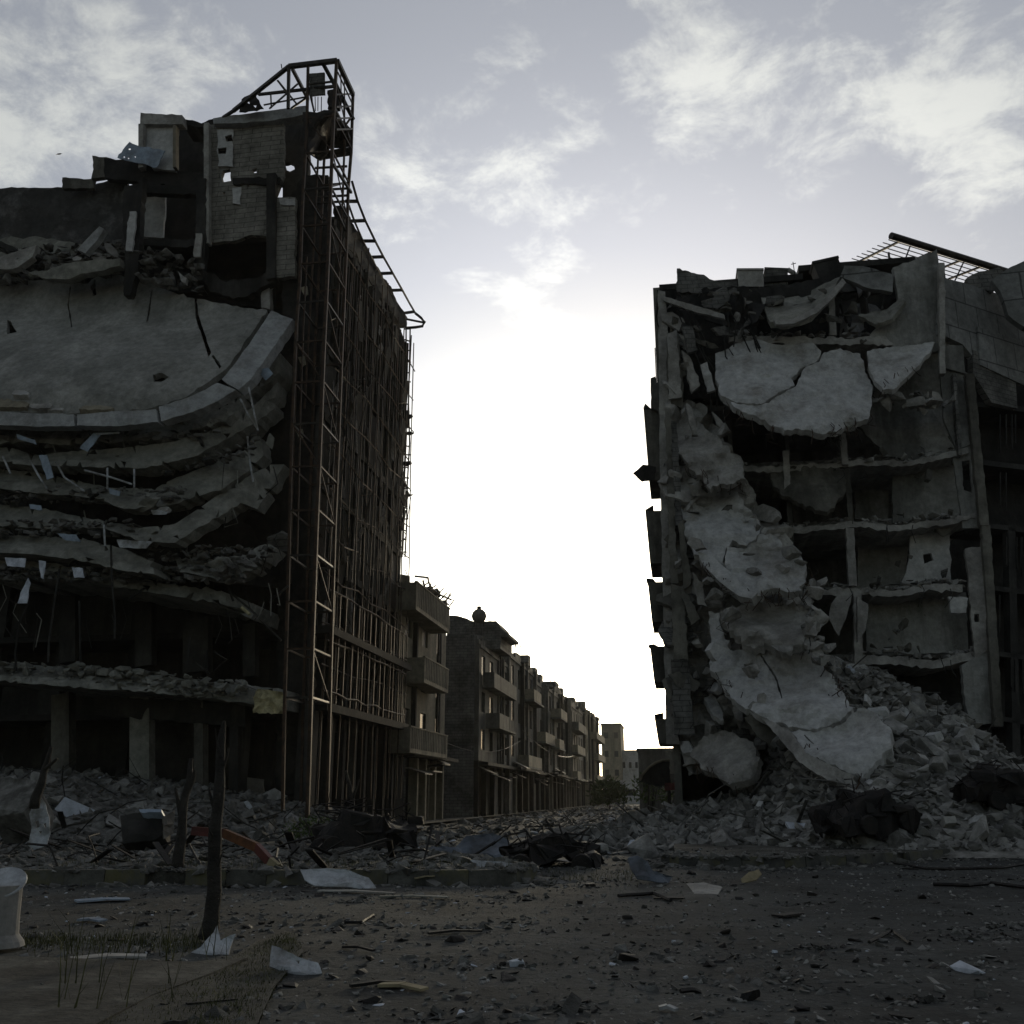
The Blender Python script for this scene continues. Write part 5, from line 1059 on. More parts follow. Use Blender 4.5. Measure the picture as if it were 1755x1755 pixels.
# second house steps forward into the street
P2 = PQ(onq(820, 1300, 75))[0]
t2, H2, qa, qb = row_house(820, 872, 1100, 1120, P2, 'greyrender', 'grey house stepping forward with a round water tank on its wrecked roof', 3, ((1, (.2, .8)), (2, (.1, .9))), q0=75, depth=9)
MB().bx(P2-9, P2-.34, 74.7, 74.98, 0, z_of(820, 1096, P2)+.4).build('wall', M['dim_block'], t2)
a = onq(768, 1060, 78); b = onq(868, 1092, 78)
s = [(766, 1056), (780, 1055), (800, 1060), (815, 1066), (840, 1064), (850, 1064), (858, 1076), (872, 1086), (872, 1091), (858, 1092), (858, 1112), (766, 1112)]
shard('roof_storey', M['dim_block'], t2, [(u, v, 80) for u, v in s], 5, step=5, jag=1.5, seed=201)
tk = thing('water_tank', onq(821, 1064, 79), 'round grey water tank on the roof of the grey stepped-out house', 'water tank')
mb = MB(); c = onq(821, 1056, 79); R_ = .62
ring = 14; vs = []; fs = []
for j in range(7):
    ph = -PI/2+PI*j/6*1.0; 
    for k in range(ring): vs.append(c+Vector((math.cos(2*PI*k/ring)*math.cos(ph)*R_, math.sin(2*PI*k/ring)*math.cos(ph)*R_, math.sin(ph)*R_)))
for j in range(6):
    for k in range(ring): k2 = (k+1) % ring; fs.append((j*ring+k, j*ring+k2, (j+1)*ring+k2, (j+1)*ring+k))
mb.add(vs, fs).build('body', M['greyrender'], tk, smooth=True)
MB().tube([c+UP*.55, c+UP*.8], .18, 10).build('cap', M['soot'], tk)
for dx in (-.35, .35): MB().tube([c+RV*dx-UP*.45, c+RV*dx*1.2-UP*.9], .04, 5).build('leg', M['darksteel'], tk)
hs = [(873, 915, 1112, 1145, -14.2, 'greyrender', 'narrow house with a railing on its flat roof, third along the street', 3, ((2, (.5, 1)), (0, (.3, .9)))),
      (915, 940, 1158, 1176, -14.6, 'greyrender', 'dark low house between the railed roof and the small dome tank, fourth along the street', 3, ((1, (.1, .8)),)),
      (941, 960, 1176, 1186, -14.0, 'greyrender', 'house with a tiny tank on its roof, fifth along the street', 3, ((1, (.2, .8)), (2, (.2, .8)))),
      (961, 992, 1190, 1208, -14.3, 'greyrender', 'long house with stacked pale balconies, sixth along the street', 3, ((0, (.5, 1)), (1, (.5, 1)), (2, (.5, 1)))),
      (993, 1006, 1215, 1222, -14.6, 'greyrender', 'thin grey house before the last balconied house, seventh along the street', 3, ()),
      (1007, 1029, 1222, 1232, -14.2, 'beige', 'sunlit balconied house near the far end of the row, eighth along the street', 3, ((0, (.4, 1)), (1, (.4, 1)), (2, (.3, 1))))]
for (u0, u1, v0, v1, p, mm, lb, fl, bal) in hs:
    t, H, a, b = row_house(u0, u1, v0, v1, p, mm, lb, fl, bal)
    for k in range(3):
        q = random.uniform(a, b); s = random.uniform(.8, 1.6); MB().bx(p-.3-s*2, p-.3, q, q+s*2, H-.64, H+random.uniform(.3, 1.5)).build('roof_hut', M[mm], t)
def antenna(u, v0, v1, q, label, h=None):
    t = thing('antenna', onq(u, v1, q), label, 'antenna')
    a = onq(u, v1, q); b = onq(u, v0, q)
    MB().tube([a, b], .035, 5).build('mast', M['darksteel'], t)
    for k in range(3): c = a.lerp(b, .98-.1*k); MB().beam(c-RV*(.5-.1*k), c+RV*(.5-.1*k)+UP*.1, .035).build('crossbar', M['darksteel'], t)
antenna(859, 1022, 1066, 80, 'tall thin antenna above the house with the round tank')
antenna(905, 1088, 1114, 105, 'thin antenna above the railed flat roof')
antenna(951, 1163, 1176, 150, 'small antenna over the middle of the house row')
rt = thing('roof_railing', onq(885, 1112, 95), 'thin metal railing on the flat roof of the third house', 'railing')
for u in (868, 876, 884, 892): MB().tube([onq(u, 1116, 95), onq(u, 1104+(u-868)*.1, 95)], .04, 5).build('post', M['darksteel'], rt)
MB().tube([onq(862, 1104, 95), onq(894, 1108, 95)], .03, 5).build('rail', M['darksteel'], rt)
tag(MB().add([x*1.1+onq(944, 1177, 130) for x in ROCKS[3][0]], ROCKS[3][1]).build('roof_tank', M['greyrender'], None), 'tiny rounded tank on the roof of the fifth house', 'water tank')
def wire(a, b, sag, label):
    P = [a.lerp(b, t/10)-UP*sag*4*(t/10)*(1-t/10) for t in range(11)]; tag(MB().tube(P, .025, 4).build('hanging_wire', M['darksteel'], None), label, 'wire')
wire(W(-15.2, 61, 5.6), W(-13.8, 92, 6.5), 1.2, 'slack wire running along the first house fronts above the shops')
wire(W(-13.6, 92, 7.5), W(-13.4, 140, 7), 1.0, 'slack wire running along the middle of the house row')
# far end
def block(u0, u1, vt, q, depth, m, label, name='apartment_block', nwin=(4, 3)):
    a = onq(u0, 1365, q); b = onq(u1, 1365, q); z = onq((u0+u1)/2, vt, q).z; pa, pb_ = PQ(a)[0], PQ(b)[0]
    t = thing(name, W((pa+pb_)/2, q, 0), label, 'building')
    MB().bx(pa, pb_, q, q+depth, 0, z).build('wall', M[m], t)
    MB().bx(pa-.15, pb_+.15, q-.15, q+depth+.1, z+.003, z+.35).build('parapet', M[m], t)
    nx, ny = nwin
    for i in range(nx):
        for j in range(ny):
            cx = pa+(pb_-pa)*(i+.5)/nx; cz = z*(j+.62)/(ny+.2); w = (pb_-pa)/nx*.2
            MB().bx(cx-w, cx+w, q-.06, q-.004, cz-.7, cz+.7).build('window', M['glass'], t)
    return t
block(1033, 1067, 1242, 245, 16, 'beige', 'tall plain end block closing the left row at the far end of the street', nwin=(2, 4))
block(1066, 1098, 1288, 250, 12, 'plaster', 'pale low building facing the far end of the street', nwin=(3, 2))
block(1096, 1166, 1288, 110, 20, 'greyrender', 'dark low building behind the torn arched awning at the right of the street', nwin=(3, 1))
block(1040, 1110, 1340, 236, .4, 'plaster', 'pale perimeter wall across the far end of the street', 'boundary_wall', (1, 1))
# arched awning and people-height clutter under it
aw = thing('arched_awning', onq(1120, 1340, 62), 'torn arched awning frame catching light beside the right ruin', 'awning')
arc = [(1097, 1338), (1102, 1326), (1112, 1315), (1124, 1307), (1136, 1303), (1148, 1303)]
MB().tube([onq(u, v, 60) for u, v in arc], .09, 6).build('frame', M['beige'], aw)
shard('cover', M['soot'], aw, [(u, v+2, 60) for u, v in arc]+[(1150, 1345, 60), (1130, 1348, 60), (1112, 1345, 60), (1104, 1340, 60)], .04, step=5, jag=1.5, seed=7)
for u in (1112, 1146): MB().tube([onq(u, 1345, 60.2), onq(u, 1388, 60.2)], .07, 6).build('post', M['darksteel'], aw)
sg = thing('sign_board', onq(1148, 1384, 50), 'small dull red sign board in the dark below the right ruin', 'sign')
MB().prism([onq(1139, 1342, 50), onq(1157, 1341, 50), onq(1157, 1354, 50), onq(1139, 1355, 50)], SV*.06).build('board', M['red'], sg)
MB().tube([onq(1148, 1354, 50.1), onq(1148, 1388, 50.1)], .05, 6).build('post', M['darksteel'], sg)
# ================================================================== TREES AND PLANTS
def burnt_tree(trunks, label, branches=(), name='burnt_tree'):
    """trunks: list of (u, v, Y, radius) lists"""
    base = at(trunks[0][0], trunks[0][1], trunks[0][2]); t = thing(name, base, label, 'tree')
    def limb(pts, nm):
        P = [at(a[0], a[1], a[2]) for a in pts]; r = [a[3] for a in pts]; PP = []; RR = []
        for i in range(len(P)-1):
            for k in range(4):
                s = k/4; q = P[i].lerp(P[i+1], s); PP.append(q+Vector((nz(q, 2.3), nz(q+Vector((5, 0, 0)), 2.3), 0))*r[i]*.5); RR.append(lerp(r[i], r[i+1], s)*(1+.12*nz(q, 5)))
        PP.append(P[-1]); RR.append(r[-1]); MB().tube(PP, RR, 9).build(nm, M['bark'], t, smooth=True)
    limb(trunks, 'trunk')
    for b in branches: limb(b, 'branch')
    return t
burnt_tree([(354, 1612, 12.2, .12), (361, 1570, 12.25, .095), (365, 1530, 12.3, .085), (369, 1460, 12.4, .078), (373, 1390, 12.5, .072), (377, 1320, 12.6, .062), (382, 1262, 12.7, .05), (384, 1236, 12.7, .02)], 'tall charred bare trunk standing in the left foreground',
    [[(366, 1500, 12.35, .02), (376, 1480, 12.3, .012), (381, 1462, 12.3, .006)], [(370, 1440, 12.4, .02), (360, 1425, 12.3, .01), (356, 1408, 12.3, .005)], [(379, 1300, 12.6, .025), (372, 1270, 12.6, .012), (369, 1248, 12.6, .005)], [(372, 1400, 12.5, .03), (362, 1370, 12.5, .02), (358, 1350, 12.5, .01)], [(377, 1330, 12.6, .03), (388, 1300, 12.6, .018), (392, 1282, 12.6, .008)]])
burnt_tree([(306, 1492, 20.5, .12), (310, 1440, 20.6, .10), (316, 1390, 20.7, .085), (322, 1340, 20.8, .07), (328, 1300, 20.9, .04)], 'shorter charred trunk leaning right behind the tall foreground trunk',
    [[(320, 1360, 20.8, .07), (334, 1320, 20.8, .03)], [(312, 1400, 20.7, .06), (300, 1350, 20.7, .02)]])
burnt_tree([(58, 1385, 24, .12), (70, 1345, 24.1, .10), (80, 1310, 24.2, .07), (88, 1280, 24.3, .04)], 'thin leaning charred stem behind the holed white sheet on the far left', [[(78, 1318, 24.1, .05), (98, 1300, 24.1, .03)]])
burnt_tree([(598, 1405, 36, .12), (604, 1380, 36, .1), (600, 1350, 36, .08), (592, 1320, 36, .05)], 'bare sapling in front of the dark ground floor of the left ruin', [[(604, 1370, 36, .06), (616, 1335, 36, .02)]])
def leafy(name, u, v, Y, h, r, n, label, cat='bush', m='leaf', spike=True, ls=.25):
    c = at(u, v, Y); t = thing(name, c, label, cat)
    mb = MB()
    for k in range(5): a = 2*PI*k/5; mb.tube([c, c+Vector((math.cos(a)*r*.3, math.sin(a)*r*.3, h*.55)), c+Vector((math.cos(a)*r*.6, math.sin(a)*r*.6, h*.8))], [.05, .035, .015], 5)
    mb.build('stem', M['bark'], t)
    mb = MB()
    for _ in range(n):
        a = random.uniform(0, 2*PI); rr = r*random.random()**.5; z = h*random.uniform(.25, 1)*(1-.35*rr/r)
        p = c+Vector((math.cos(a)*rr, math.sin(a)*rr, z)); d = Vector((random.gauss(0, 1), random.gauss(0, 1), random.uniform(0, 1.5))).normalized(); s = d.cross(Vector((random.gauss(0, 1), random.gauss(0, 1), random.gauss(0, 1)))).normalized()
        l = ls*random.uniform(.5, 1.3); mb.add([p, p+d*l*.5+s*l*.18, p+d*l, p+d*l*.5-s*l*.18], [(0, 1, 2, 3)])
    mb.build('crown', M[m], t); return t
leafy('palm_bush', 1044, 1392, 130, 4.6, 2.3, 900, 'spreading green bush in the middle of the far street', ls=.8)
leafy('bush', 540, 1450, 30, .9, .9, 500, 'small dull yellow-green bush in front of the dark wreck on the left', ls=.14)
leafy('bush', 1118, 1392, 75, 3.2, 1.5, 400, 'dark bush beside the post under the torn awning', ls=.4)
def grass(name, n, where, h, m, label):
    mb = MB()
    for _ in range(n):
        x, y = where(); z = ground_z(x, y)-.02; b = Vector((x, y, z)); a = random.uniform(0, 2*PI); hh = h*random.uniform(.4, 1.5); l = Vector((math.cos(a), math.sin(a), 0)); w = Vector((-l.y, l.x, 0))*random.uniform(.003, .007)
        t1 = b+l*hh*.18+UP*hh*.6; t2 = b+l*hh*random.uniform(.2, .7)+UP*hh
        mb.add([b-w, b+w, t1+w*.7, t1-w*.7, t2], [(0, 1, 2, 3), (3, 2, 4)])
    return tag(mb.build(name, M[m], None), label, 'grass', kind='stuff')
wedge = [onz(u, v) for u, v in [(150, 1762), (260, 1708), (370, 1668), (440, 1622), (500, 1600), (520, 1640), (470, 1700), (430, 1800), (200, 1850)]]
wp = [(w.x, w.y) for w in wedge]
def in_wedge():
    while True:
        x = random.uniform(min(a for a, _ in wp), max(a for a, _ in wp)); y = random.uniform(min(b for _, b in wp), max(b for _, b in wp))
        if inpoly(x, y, wp): return x, y
mb = MB(); mb.add([Vector((a, b, gh(a, b)+.05+.04*nz((a, b, 0), 2))) for a, b in wp], [tuple(range(len(wp)))]); tag(mb.build('verge', M['dirt'], None, loc=(0, 0, 0)), kind='structure')
grass('grass', 9500, in_wedge, .06, 'grass', 'dark dry grass filling the wedge beside the near left footway')
def in_strip():
    u = random.uniform(30, 345); v = random.gauss(1618, 9); w = onz(u, v); return w.x, w.y
grass('weeds', 1500, in_strip, .08, 'grass', 'low dark weeds along the edge between footway and road at the left')
def in_tall():
    u = random.choice([118, 128, 365, 372, 110, 290, 215, 170, 380])+random.gauss(0, 6); v = random.choice([1730, 1640, 1660, 1700, 1745]); w = onz(u, v); return w.x, w.y
grass('tall_weeds', 70, in_tall, .42, 'grass', 'sparse tall dry stalks rising over the near left footway')
def in_kerb():
    w = onz(random.uniform(60, 1100), random.gauss(1505, 6)); return w.x, w.y
grass('grass', 1500, in_kerb, .12, 'grass', 'thin tufts of grass growing along the left kerb')
# ================================================================== WRECKED THINGS
def gs(name, m, pts, label, cat, th=.02, jag=1, step=8, bump=.02, holes=(), seed=0, bs=3, lean=.9, back=None, group=None):
    """a sheet resting on the ground: (u, v, _); its lowest outline point touches the ground, the rest leans away"""
    lo = max(pts, key=lambda a: a[1]); H0 = hit(lo[0], lo[1]-.5); Y = H0.y
    if lean is None: O = [(a[0], a[1], PQ(onz(a[0], a[1], H0.z+a[2]*.3))[1]) for a in pts]
    else: O = [(a[0], a[1], PQ(at(a[0], a[1], Y+(lo[1]-a[1])*Y/FPX*lean))[1]) for a in pts]
    o = shard(name, M[m], None, O, th, step=step, jag=jag, bump=bump, seed=seed, holes=holes, bs=bs, back=back)
    return tag(o, label, cat, group)
gs('metal_sheet', 'whitemetal', [(514, 1490, .42), (560, 1488, .45), (592, 1490, .42), (632, 1504, .3), (645, 1522, .05), (628, 1524, .03), (590, 1520, .03), (540, 1518, .03), (522, 1508, .2)], 'long pale curved metal sheet leaning against the left kerb', 'metal sheet', seed=1)
gs('metal_sheet', 'whitemetal', [(806, 1474, .5), (850, 1476, .45), (886, 1480, .4), (900, 1492, .2), (912, 1510, .02), (880, 1509, .03), (834, 1502, .04), (818, 1486, .3)], 'pale metal sheet folded over the rounded end of the left kerb', 'metal sheet', seed=2)
gs('metal_sheet', 'whitemetal', [(466, 1620, .34), (480, 1624, .34), (510, 1640, .24), (545, 1650, .14), (552, 1668, .03), (520, 1672, .02), (494, 1668, .03), (462, 1656, .05), (463, 1640, .18)], 'bent white panel standing off the road in the near left', 'metal sheet', seed=3, holes=[[(506, 1646), (514, 1646), (512, 1652)]])
gs('torn_sheet', 'whitemetal', [(322, 1634, .02), (345, 1622, .1), (356, 1608, .22), (366, 1598, .32), (372, 1584, .5), (378, 1612, .2), (388, 1606, .28), (404, 1600, .3), (396, 1620, .15), (392, 1636, .02), (350, 1638, .01)], 'crumpled torn white sheet at the foot of the tall charred trunk', 'sheet', seed=4, bump=.04)
tag(shard('metal_sheet', M['whitemetal'], None, [(70, 1366, 24.6), (78, 1378, 24.6), (84, 1400, 24.6), (86, 1430, 24.6), (80, 1448, 24.6), (58, 1457, 24.6), (43, 1445, 24.6), (50, 1440, 24.6), (54, 1420, 24.6), (50, 1395, 24.6), (58, 1375, 24.6)], .02, step=6, jag=1, bump=.06, seed=5, bs=2, holes=[[(60, 1408), (66, 1405), (68, 1418), (62, 1420)], [(74, 1412), (79, 1410), (79, 1420)], [(66, 1425), (72, 1424), (70, 1430)]]), 'upright white sheet riddled with holes at the far left', 'metal sheet')
gs('board', 'slab_mid', [(214, 1444, .95), (274, 1432, 1.1), (277, 1442, 1.0), (222, 1458, .8)], 'pale panel strip below the dark crate on the left heap', 'board', seed=6)
cb = thing('cabinet', hit(246, 1442), 'dark box cabinet with a pale lid half buried in the left heap', 'cabinet')
def cbs(nm, m, pts, th, sd): shard(nm, M[m], cb, pts, th, step=7, jag=1, seed=sd, bump=.03)
cbs('body', 'soot', [(206, 1398, 24.9), (240, 1392, 25.1), (277, 1390, 25), (279, 1430, 24.8), (262, 1440, 24.6), (210, 1446, 24.6)], .7, 61); cbs('lid', 'bluemetal', [(238, 1387, 25.0), (277, 1387, 24.9), (277, 1392, 24.8), (240, 1392, 24.9)], .6, 62); cbs('side_panel', 'shutter', [(280, 1400, 24.9), (300, 1388, 25.3), (298, 1428, 25.2), (281, 1438, 24.8)], .03, 63)
tag(shard('block', M['darkrubble'], None, [(-30, 1334, 27), (10, 1332, 27), (60, 1336, 27), (64, 1348, 26.8), (58, 1372, 26.4), (40, 1392, 26), (-20, 1400, 26)], 1.2, step=7, jag=3, seed=44, bump=.2, fine=.08), 'big pale grey concrete block on the heap at the far left edge', 'concrete block')
# concrete post with a round lid, cut by the left picture edge
bn = thing('litter_bin', onz(8, 1622, .07), 'round pale bin with a tilted disc lid at the left edge of the picture', 'bin')
c = onz(0, 1622, .07)
def lathe(mb, c, prof, n=20, ax=UP):
    x = ax.orthogonal().normalized(); y = ax.cross(x); base = len(mb.v)
    for r, z in prof:
        for k in range(n): a = 2*PI*k/n; mb.v.append(c+ax*z+(x*math.cos(a)+y*math.sin(a))*r)
    for j in range(len(prof)-1):
        for k in range(n): k2 = (k+1) % n; mb.f.append((base+j*n+k, base+j*n+k2, base+(j+1)*n+k2, base+(j+1)*n+k))
    mb.f.append(tuple(base+k for k in range(n))[::-1]); mb.f.append(tuple(base+(len(prof)-1)*n+k for k in range(n))); return mb
sc = (onz(35, 1622, .07)-onz(0, 1622, .07)).length
lathe(MB(), c-Vector((sc*.2, 0, 0)), [(sc*1.3, 0), (sc*1.22, .05), (sc*.96, .12), (sc*.9, .3), (sc*.87, .60), (sc*.87, .61)]).build('body', M['concrete'], bn, smooth=False)
ax = Vector((.12, -.75, 1)).normalized()
lathe(MB(), at(6, 1513, c.y), [(sc*1.05, -.012), (sc*1.08, 0), (sc*1.05, .015)], 24, ax).build('lid', M['whitemetal'], bn)
# red and white bumper-like beam
bm_ = thing('barrier_beam', at(430, 1465, 20.5), 'bent orange and red striped barrier beam lying behind the left kerb', 'barrier')
pts = [(330, 1424, 21.5), (384, 1428, 21.3), (412, 1440, 21.1), (440, 1452, 20.9), (462, 1476, 20.6), (476, 1488, 20.5)]
P = [at(*a) for a in pts]
for i, mm in enumerate(('red', 'orange', 'orange', 'red', 'wood')): MB().beam(P[i], P[i+1], .10, .17).build('segment', M[mm], bm_)
# burnt cars
def burnt_car(u0, u1, vb, Y, yaw, label, h=1.15, crush=.2, name='car_wreck'):
    a = at(u0, vb, Y); b = at(u1, vb, Y); L = (b-a).length; c = (a+b)/2; c.z = ground_z(c.x, c.y)-.05
    t = thing(name, c, label, 'car wreck'); R = Matrix.Rotation(yaw, 3, 'Z'); k = random.uniform(0, 50)
    def X(x, y, z):
        p = Vector((x*L/2, y*.85, z*h)); n = Vector((nz((x*2, y*2, z*2+k), 1.1), nz((x*2+9, y*2, z*2+k), 1.1), nz((x*2, y*2+9, z*2+k), 1.1)))*crush
        return c+R@(p+n)
    prof = [(-1, .12), (-1.02, .35), (-.97, .56), (-.8, .64), (-.6, .68), (-.5, .8), (-.36, .95), (-.1, .99), (.2, .97), (.36, .84), (.52, .68), (.75, .64), (.95, .55), (1.01, .35), (1, .12)]
    mb = MB(); n = len(prof); ys = span(-1, 1, 10)
    for y in ys:
        for x, z in prof:
            tuck = .82 if z > .72 else 1; e = 1-.06*abs(y)**4; mb.v.append(X(x, y*tuck, z*e))
    for j in range(len(ys)-1):
        for i in range(n-1): mb.f.append((j*n+i, j*n+i+1, (j+1)*n+i+1, (j+1)*n+i))
    for j in (0, len(ys)-1):
        base = len(mb.v)   # side: sill row
        for i in range(n-1):
            x0 = prof[i][0]; x1 = prof[i+1][0]; y = ys[j]; mb.v += [X(x0, y, .1), X(x1, y, .1)]; q = len(mb.v)-2
            zz = (prof[i][1]+prof[i+1][1])/2
            mb.f.append((j*n+i, j*n+i+1, q+1, q))
    mb.build('body', M['black'], t)
    for y in (-1, 1):
        for x0, x1 in ((-.42, -.08), (.0, .34)):
            MB().add([X(x0, y*1.02, .66), X(x1, y*1.02, .66), X(x1-.02, y*.9, .88), X(x0+.06, y*.9, .88)], [(0, 1, 2, 3)]).build('window', M['burnt'], t)
        for x in (-.62, .62):
            w = X(x, y*1.03, .2); axv = R@Vector((0, 1, 0)); lathe(MB(), w-axv*.1, [(.1, 0), (.24, 0), (.26, .05), (.26, .15), (.24, .2), (.1, .2)], 14, axv).build('wheel', M['black'], t)
    for q_ in range(26):
        a_ = X(random.uniform(-.9, .9), random.uniform(-.8, .8), random.uniform(.5, .9)); MB().tube([a_, a_+Vector((random.uniform(-.3, .3), random.uniform(-.2, .2), random.uniform(.1, .45))), a_+Vector((random.uniform(-.6, .6), random.uniform(-.3, .3), random.uniform(-.1, .5)))], .02, 4).build('twisted_rod', M['black'], t)
    for q_ in range(14):
        a_ = X(random.uniform(-1, 1), random.uniform(-1, .2), random.uniform(.05, .9)); V, F = random.choice(ROCKS); s_ = random.uniform(.12, .4); MB().add([x*s_+a_ for x in V], F).build('torn_panel', M['black'], t)
    return t
burnt_car(548, 705, 1462, 28, .15, 'burnt-out black car wreck in front of the dark corner of the left ruin', 1.0, .4)
burnt_car(868, 1022, 1470, 25, -.12, 'flattened black burnt vehicle lying in the street mouth behind the folded pale sheet', .62, .45)
burnt_car(1415, 1562, 1452, 29.5, .2, 'black burnt car wreck at the toe of the right heap', 1.25, .45)
burnt_car(1650, 1810, 1444, 31, .1, 'black burnt car wreck cut by the right picture edge', 1.2, .4)
# crumpled dark tarpaulin / car roof in the street mouth
gs('crumpled_sheet', 'dullmetal', [(716, 1462, .35), (742, 1450, .55), (780, 1452, .5), (800, 1432, .95), (820, 1430, 1.0), (846, 1428, 1.0), (872, 1440, .8), (880, 1462, .3), (850, 1472, .1), (790, 1468, .15), (740, 1466, .2)], 'crumpled blue-grey sheet metal heaped in front of the flattened vehicle', 'sheet metal', bump=.12, seed=9, bs=1.2)
gs('crumpled_sheet', 'dullmetal', [(1076, 1470, .4), (1092, 1466, .5), (1110, 1476, .4), (1118, 1492, .2), (1152, 1502, .1), (1146, 1514, .02), (1118, 1510, .02), (1092, 1506, .05), (1080, 1488, .2)], 'crushed blue-grey drum-like sheet at the start of the right kerb', 'sheet metal', bump=.08, seed=10)
gs('metal_sheet', 'concrete', [(1176, 1514, .12), (1206, 1512, .14), (1238, 1520, .1), (1230, 1534, .01), (1190, 1532, .02)], 'flat grey sheet on the road before the right kerb', 'metal sheet', seed=11, lean=None)
gs('metal_sheet', 'wood', [(1270, 1506, .12), (1284, 1494, .3), (1300, 1490, .32), (1306, 1498, .2), (1296, 1508, .02), (1272, 1514, .01)], 'small bent tan sheet standing at the foot of the right kerb', 'metal sheet', seed=12)
for k, (u0, v0, u1, v1, w, m, lb) in enumerate(((652, 1694, 728, 1702, .12, 'wood', 'yellowish wooden board flat on the road in the centre foreground'), (546, 1530, 676, 1534, .16, 'concrete', 'long thin grey strip on the road below the pale kerb sheet'), (650, 1540, 768, 1541, .14, 'slab_mid', 'long flat grey board on the road with a dark end'),
        (130, 1548, 222, 1544, .3, 'bluemetal', 'bent silver panel on the dusty ground at the left'), (136, 1580, 176, 1582, .18, 'bluemetal', 'small blue-grey plate near the weeds at the left'), (16, 1708, 160, 1712, .05, 'black', 'long charred stick across the near left footway'),
        (734, 1604, 826, 1600, .07, 'black', 'curved black strap on the road in the centre'), (1130, 1735, 1160, 1738, .06, 'whitemetal', 'thin pale strip near the lower edge of the road'), (120, 1650, 250, 1644, .22, 'concrete', 'thin broken flagstone on the near left footway'),
        (710, 1508, 746, 1504, .18, 'wood', 'small tan slab fragment beside the left kerb'), (588, 1628, 640, 1634, .05, 'black', 'short black stick right of the bent white panel'), (600, 1696, 700, 1690, .06, 'black', 'dark charred lath left of the yellowish board'))):
    a = hit(u0, v0)+UP*.03; b = hit(u1, v1)+UP*.03
    mid = (a+b)/2+Vector((0, .03, .015)); mb = MB(); mb.beam(a, mid, w, .025); mb.beam(mid, b, w*.9, .02); tag(mb.build('board', M[m], None), lb, 'board')
def cable(pts, r, label, m='black'):
    P = []
    for a, b in zip(pts, pts[1:]):
        for k in range(5): t = k/5; P.append((lerp(a[0], b[0], t), lerp(a[1], b[1], t)))
    P.append(pts[-1]); Q = []
    for u, v in P: w = hit(u, v); w.z = ground_z(w.x, w.y)+r+.01; Q.append(w)
    tag(MB().tube(Q, r, 5).build('cable', M[m], None), label, 'cable')
cable([(1530, 1481), (1590, 1492), (1660, 1492), (1720, 1490), (1755, 1484)], .03, 'long thin black cable curving on the road before the right kerb')
cable([(1600, 1520), (1660, 1522), (1700, 1518), (1760, 1526)], .035, 'black cable lying across the road at the right edge')
cable([(590, 1585), (620, 1585), (640, 1572)], .02, 'short curled wire on the road left of centre')
cable([(1060, 1540), (1120, 1536), (1150, 1548)], .03, 'short black hose on the road before the right kerb')
cable([(1490, 1620), (1530, 1600), (1560, 1622)], .02, 'thin bent wire on the right part of the road')
# white plank leaning by the right wreck
gs('plank', 'whitemetal', [(1553, 1436, .6), (1558, 1410, 1.15), (1566, 1409, 1.15), (1562, 1438, .6)], 'short white plank standing beside the right burnt car', 'plank', th=.05, seed=13, lean=.2)
gs('panel', 'chunkwhite', [(1346, 1408, .9), (1396, 1412, .85), (1392, 1430, .55), (1364, 1436, .5)], 'pale triangular slab on the toe of the right heap', 'slab', th=.1, seed=14)
gs('panel', 'chunkwhite', [(1550, 1396, 1.3), (1566, 1392, 1.4), (1578, 1400, 1.3), (1570, 1408, 1.1)], 'small white panel above the white plank at the right wreck', 'panel', th=.06, seed=15)
fs_ = gs('fallen_slab', 'chunk', [(1056, 1404, .7), (1074, 1392, .95), (1108, 1384, 1.1), (1116, 1394, .9), (1096, 1410, .5), (1064, 1418, .3)], 'big tilted concrete slab at the left toe of the right heap', 'concrete slab', th=.5, seed=16, bump=.08)
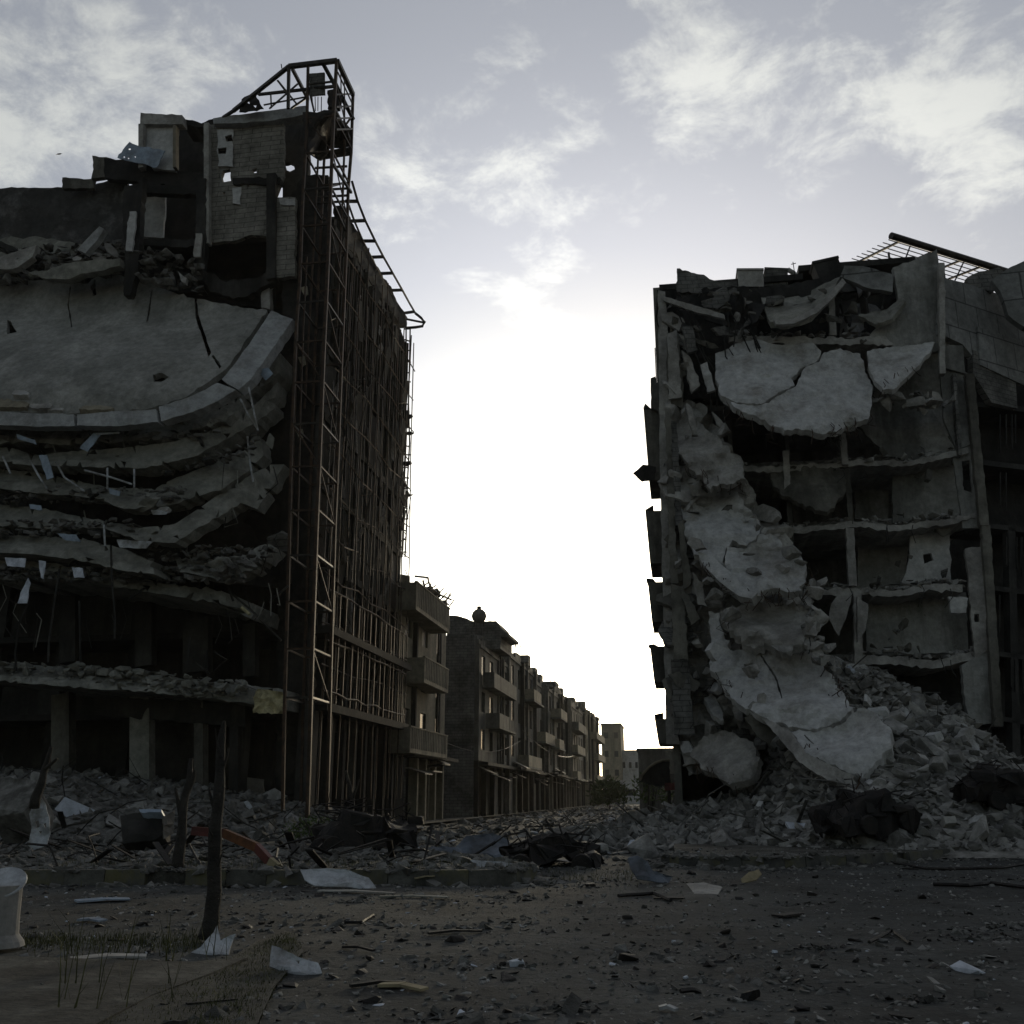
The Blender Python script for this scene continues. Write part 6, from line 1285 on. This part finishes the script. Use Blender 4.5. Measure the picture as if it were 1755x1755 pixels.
# fallen lattice truss with a pale sheet behind it
tr = thing('fallen_truss', at(600, 1416, 33), 'dark lattice truss lying before a pale sheet at the foot of the left ruin', 'truss')
for v in (1402, 1418): MB().beam(at(562, v, 33), at(640, v-2, 33), .06).build('chord', M['darksteel'], tr)
for i in range(8): u = 564+i*10; MB().beam(at(u, 1402 if i % 2 else 1418, 33), at(u+10, 1418 if i % 2 else 1402, 33), .05).build('web_bar', M['darksteel'], tr)
sh = shard('sheet', M['bluemetal'], None, [(566, 1401, 34), (624, 1402, 34), (634, 1412, 34), (622, 1419, 34), (568, 1420, 34)], .04, step=6, jag=1, seed=17); tag(sh, 'pale blue sheet behind the fallen truss', 'sheet')
mt = shard('bent_sheet', M['whitemetal'], None, [(418, 1374, 38), (424, 1372, 38), (434, 1386, 37.6), (438, 1398, 37.4), (432, 1400, 37.4), (424, 1386, 37.8)], .04, step=5, jag=1, seed=18); tag(mt, 'small bent sheet glinting in front of the shutter of the left ruin', 'metal sheet')
for k, (u, v, s) in enumerate(((1010, 1478, .3), (960, 1476, .4), (1040, 1470, .25), (690, 1612, .12), (1660, 1664, .16), (1690, 1640, .1), (885, 1656, .08), (1110, 1474, .3), (1600, 1684, .12), (705, 1640, .1))):
    w = hit(u, v); w.z = ground_z(w.x, w.y)
    chunk(w.x, w.y, w.z, s, .2, ['flat stone glinting in the street mouth', 'wide flat stone just behind the left kerb end', 'flat fragment between the kerbs', 'square dark block on the road left of centre', 'curled white scrap in the right foreground', 'small scrap behind the curled white one', 'pale chip in the centre foreground', 'stone beside the crushed blue sheet', 'grey scrap left of the curled white one', 'small stone near the yellow board'][k], None, k in (4, 6))
# bird
bd = thing('bird', at(101, 264, 60), 'small dark bird flying in the sky above the left ruin', 'bird')
c = at(101, 264, 60); MB().tube([c-RV*.16+UP*.03, c-RV*.06, c+RV*.08, c+RV*.18-UP*.02], [.01, .05, .05, .01], 7).build('body', M['black'], bd)
for s in (-1, 1): MB().add([c+RV*.05, c-RV*.06, c+SV*.2*s+UP*.22*s-RV*.04, c+SV*.36*s+UP*.3*s+RV*.02], [(0, 1, 2, 3)]).build('wing', M['black'], bd)
# ================================================================== HAZE
hz = MB(); hz.box8([Vector((x, y, z)) for z in (-1.5, 48) for x, y in ((-905, -65), (905, -65), (905, 1505), (-905, 1505))])
hm = bpy.data.materials.new('haze'); hm.use_nodes = True; nt = hm.node_tree; nt.nodes.remove(nt.nodes['Principled BSDF'])
vp = nt.nodes.new('ShaderNodeVolumePrincipled'); vp.inputs['Color'].default_value = (.95, .93, .86, 1); vp.inputs['Density'].default_value = .00011; vp.inputs['Anisotropy'].default_value = .55
nt.links.new(vp.outputs[0], nt.nodes['Material Output'].inputs['Volume'])
tag(hz.build('haze', hm, None, loc=(0, 0, 0)), 'thin sunlit haze', 'haze', kind='stuff')
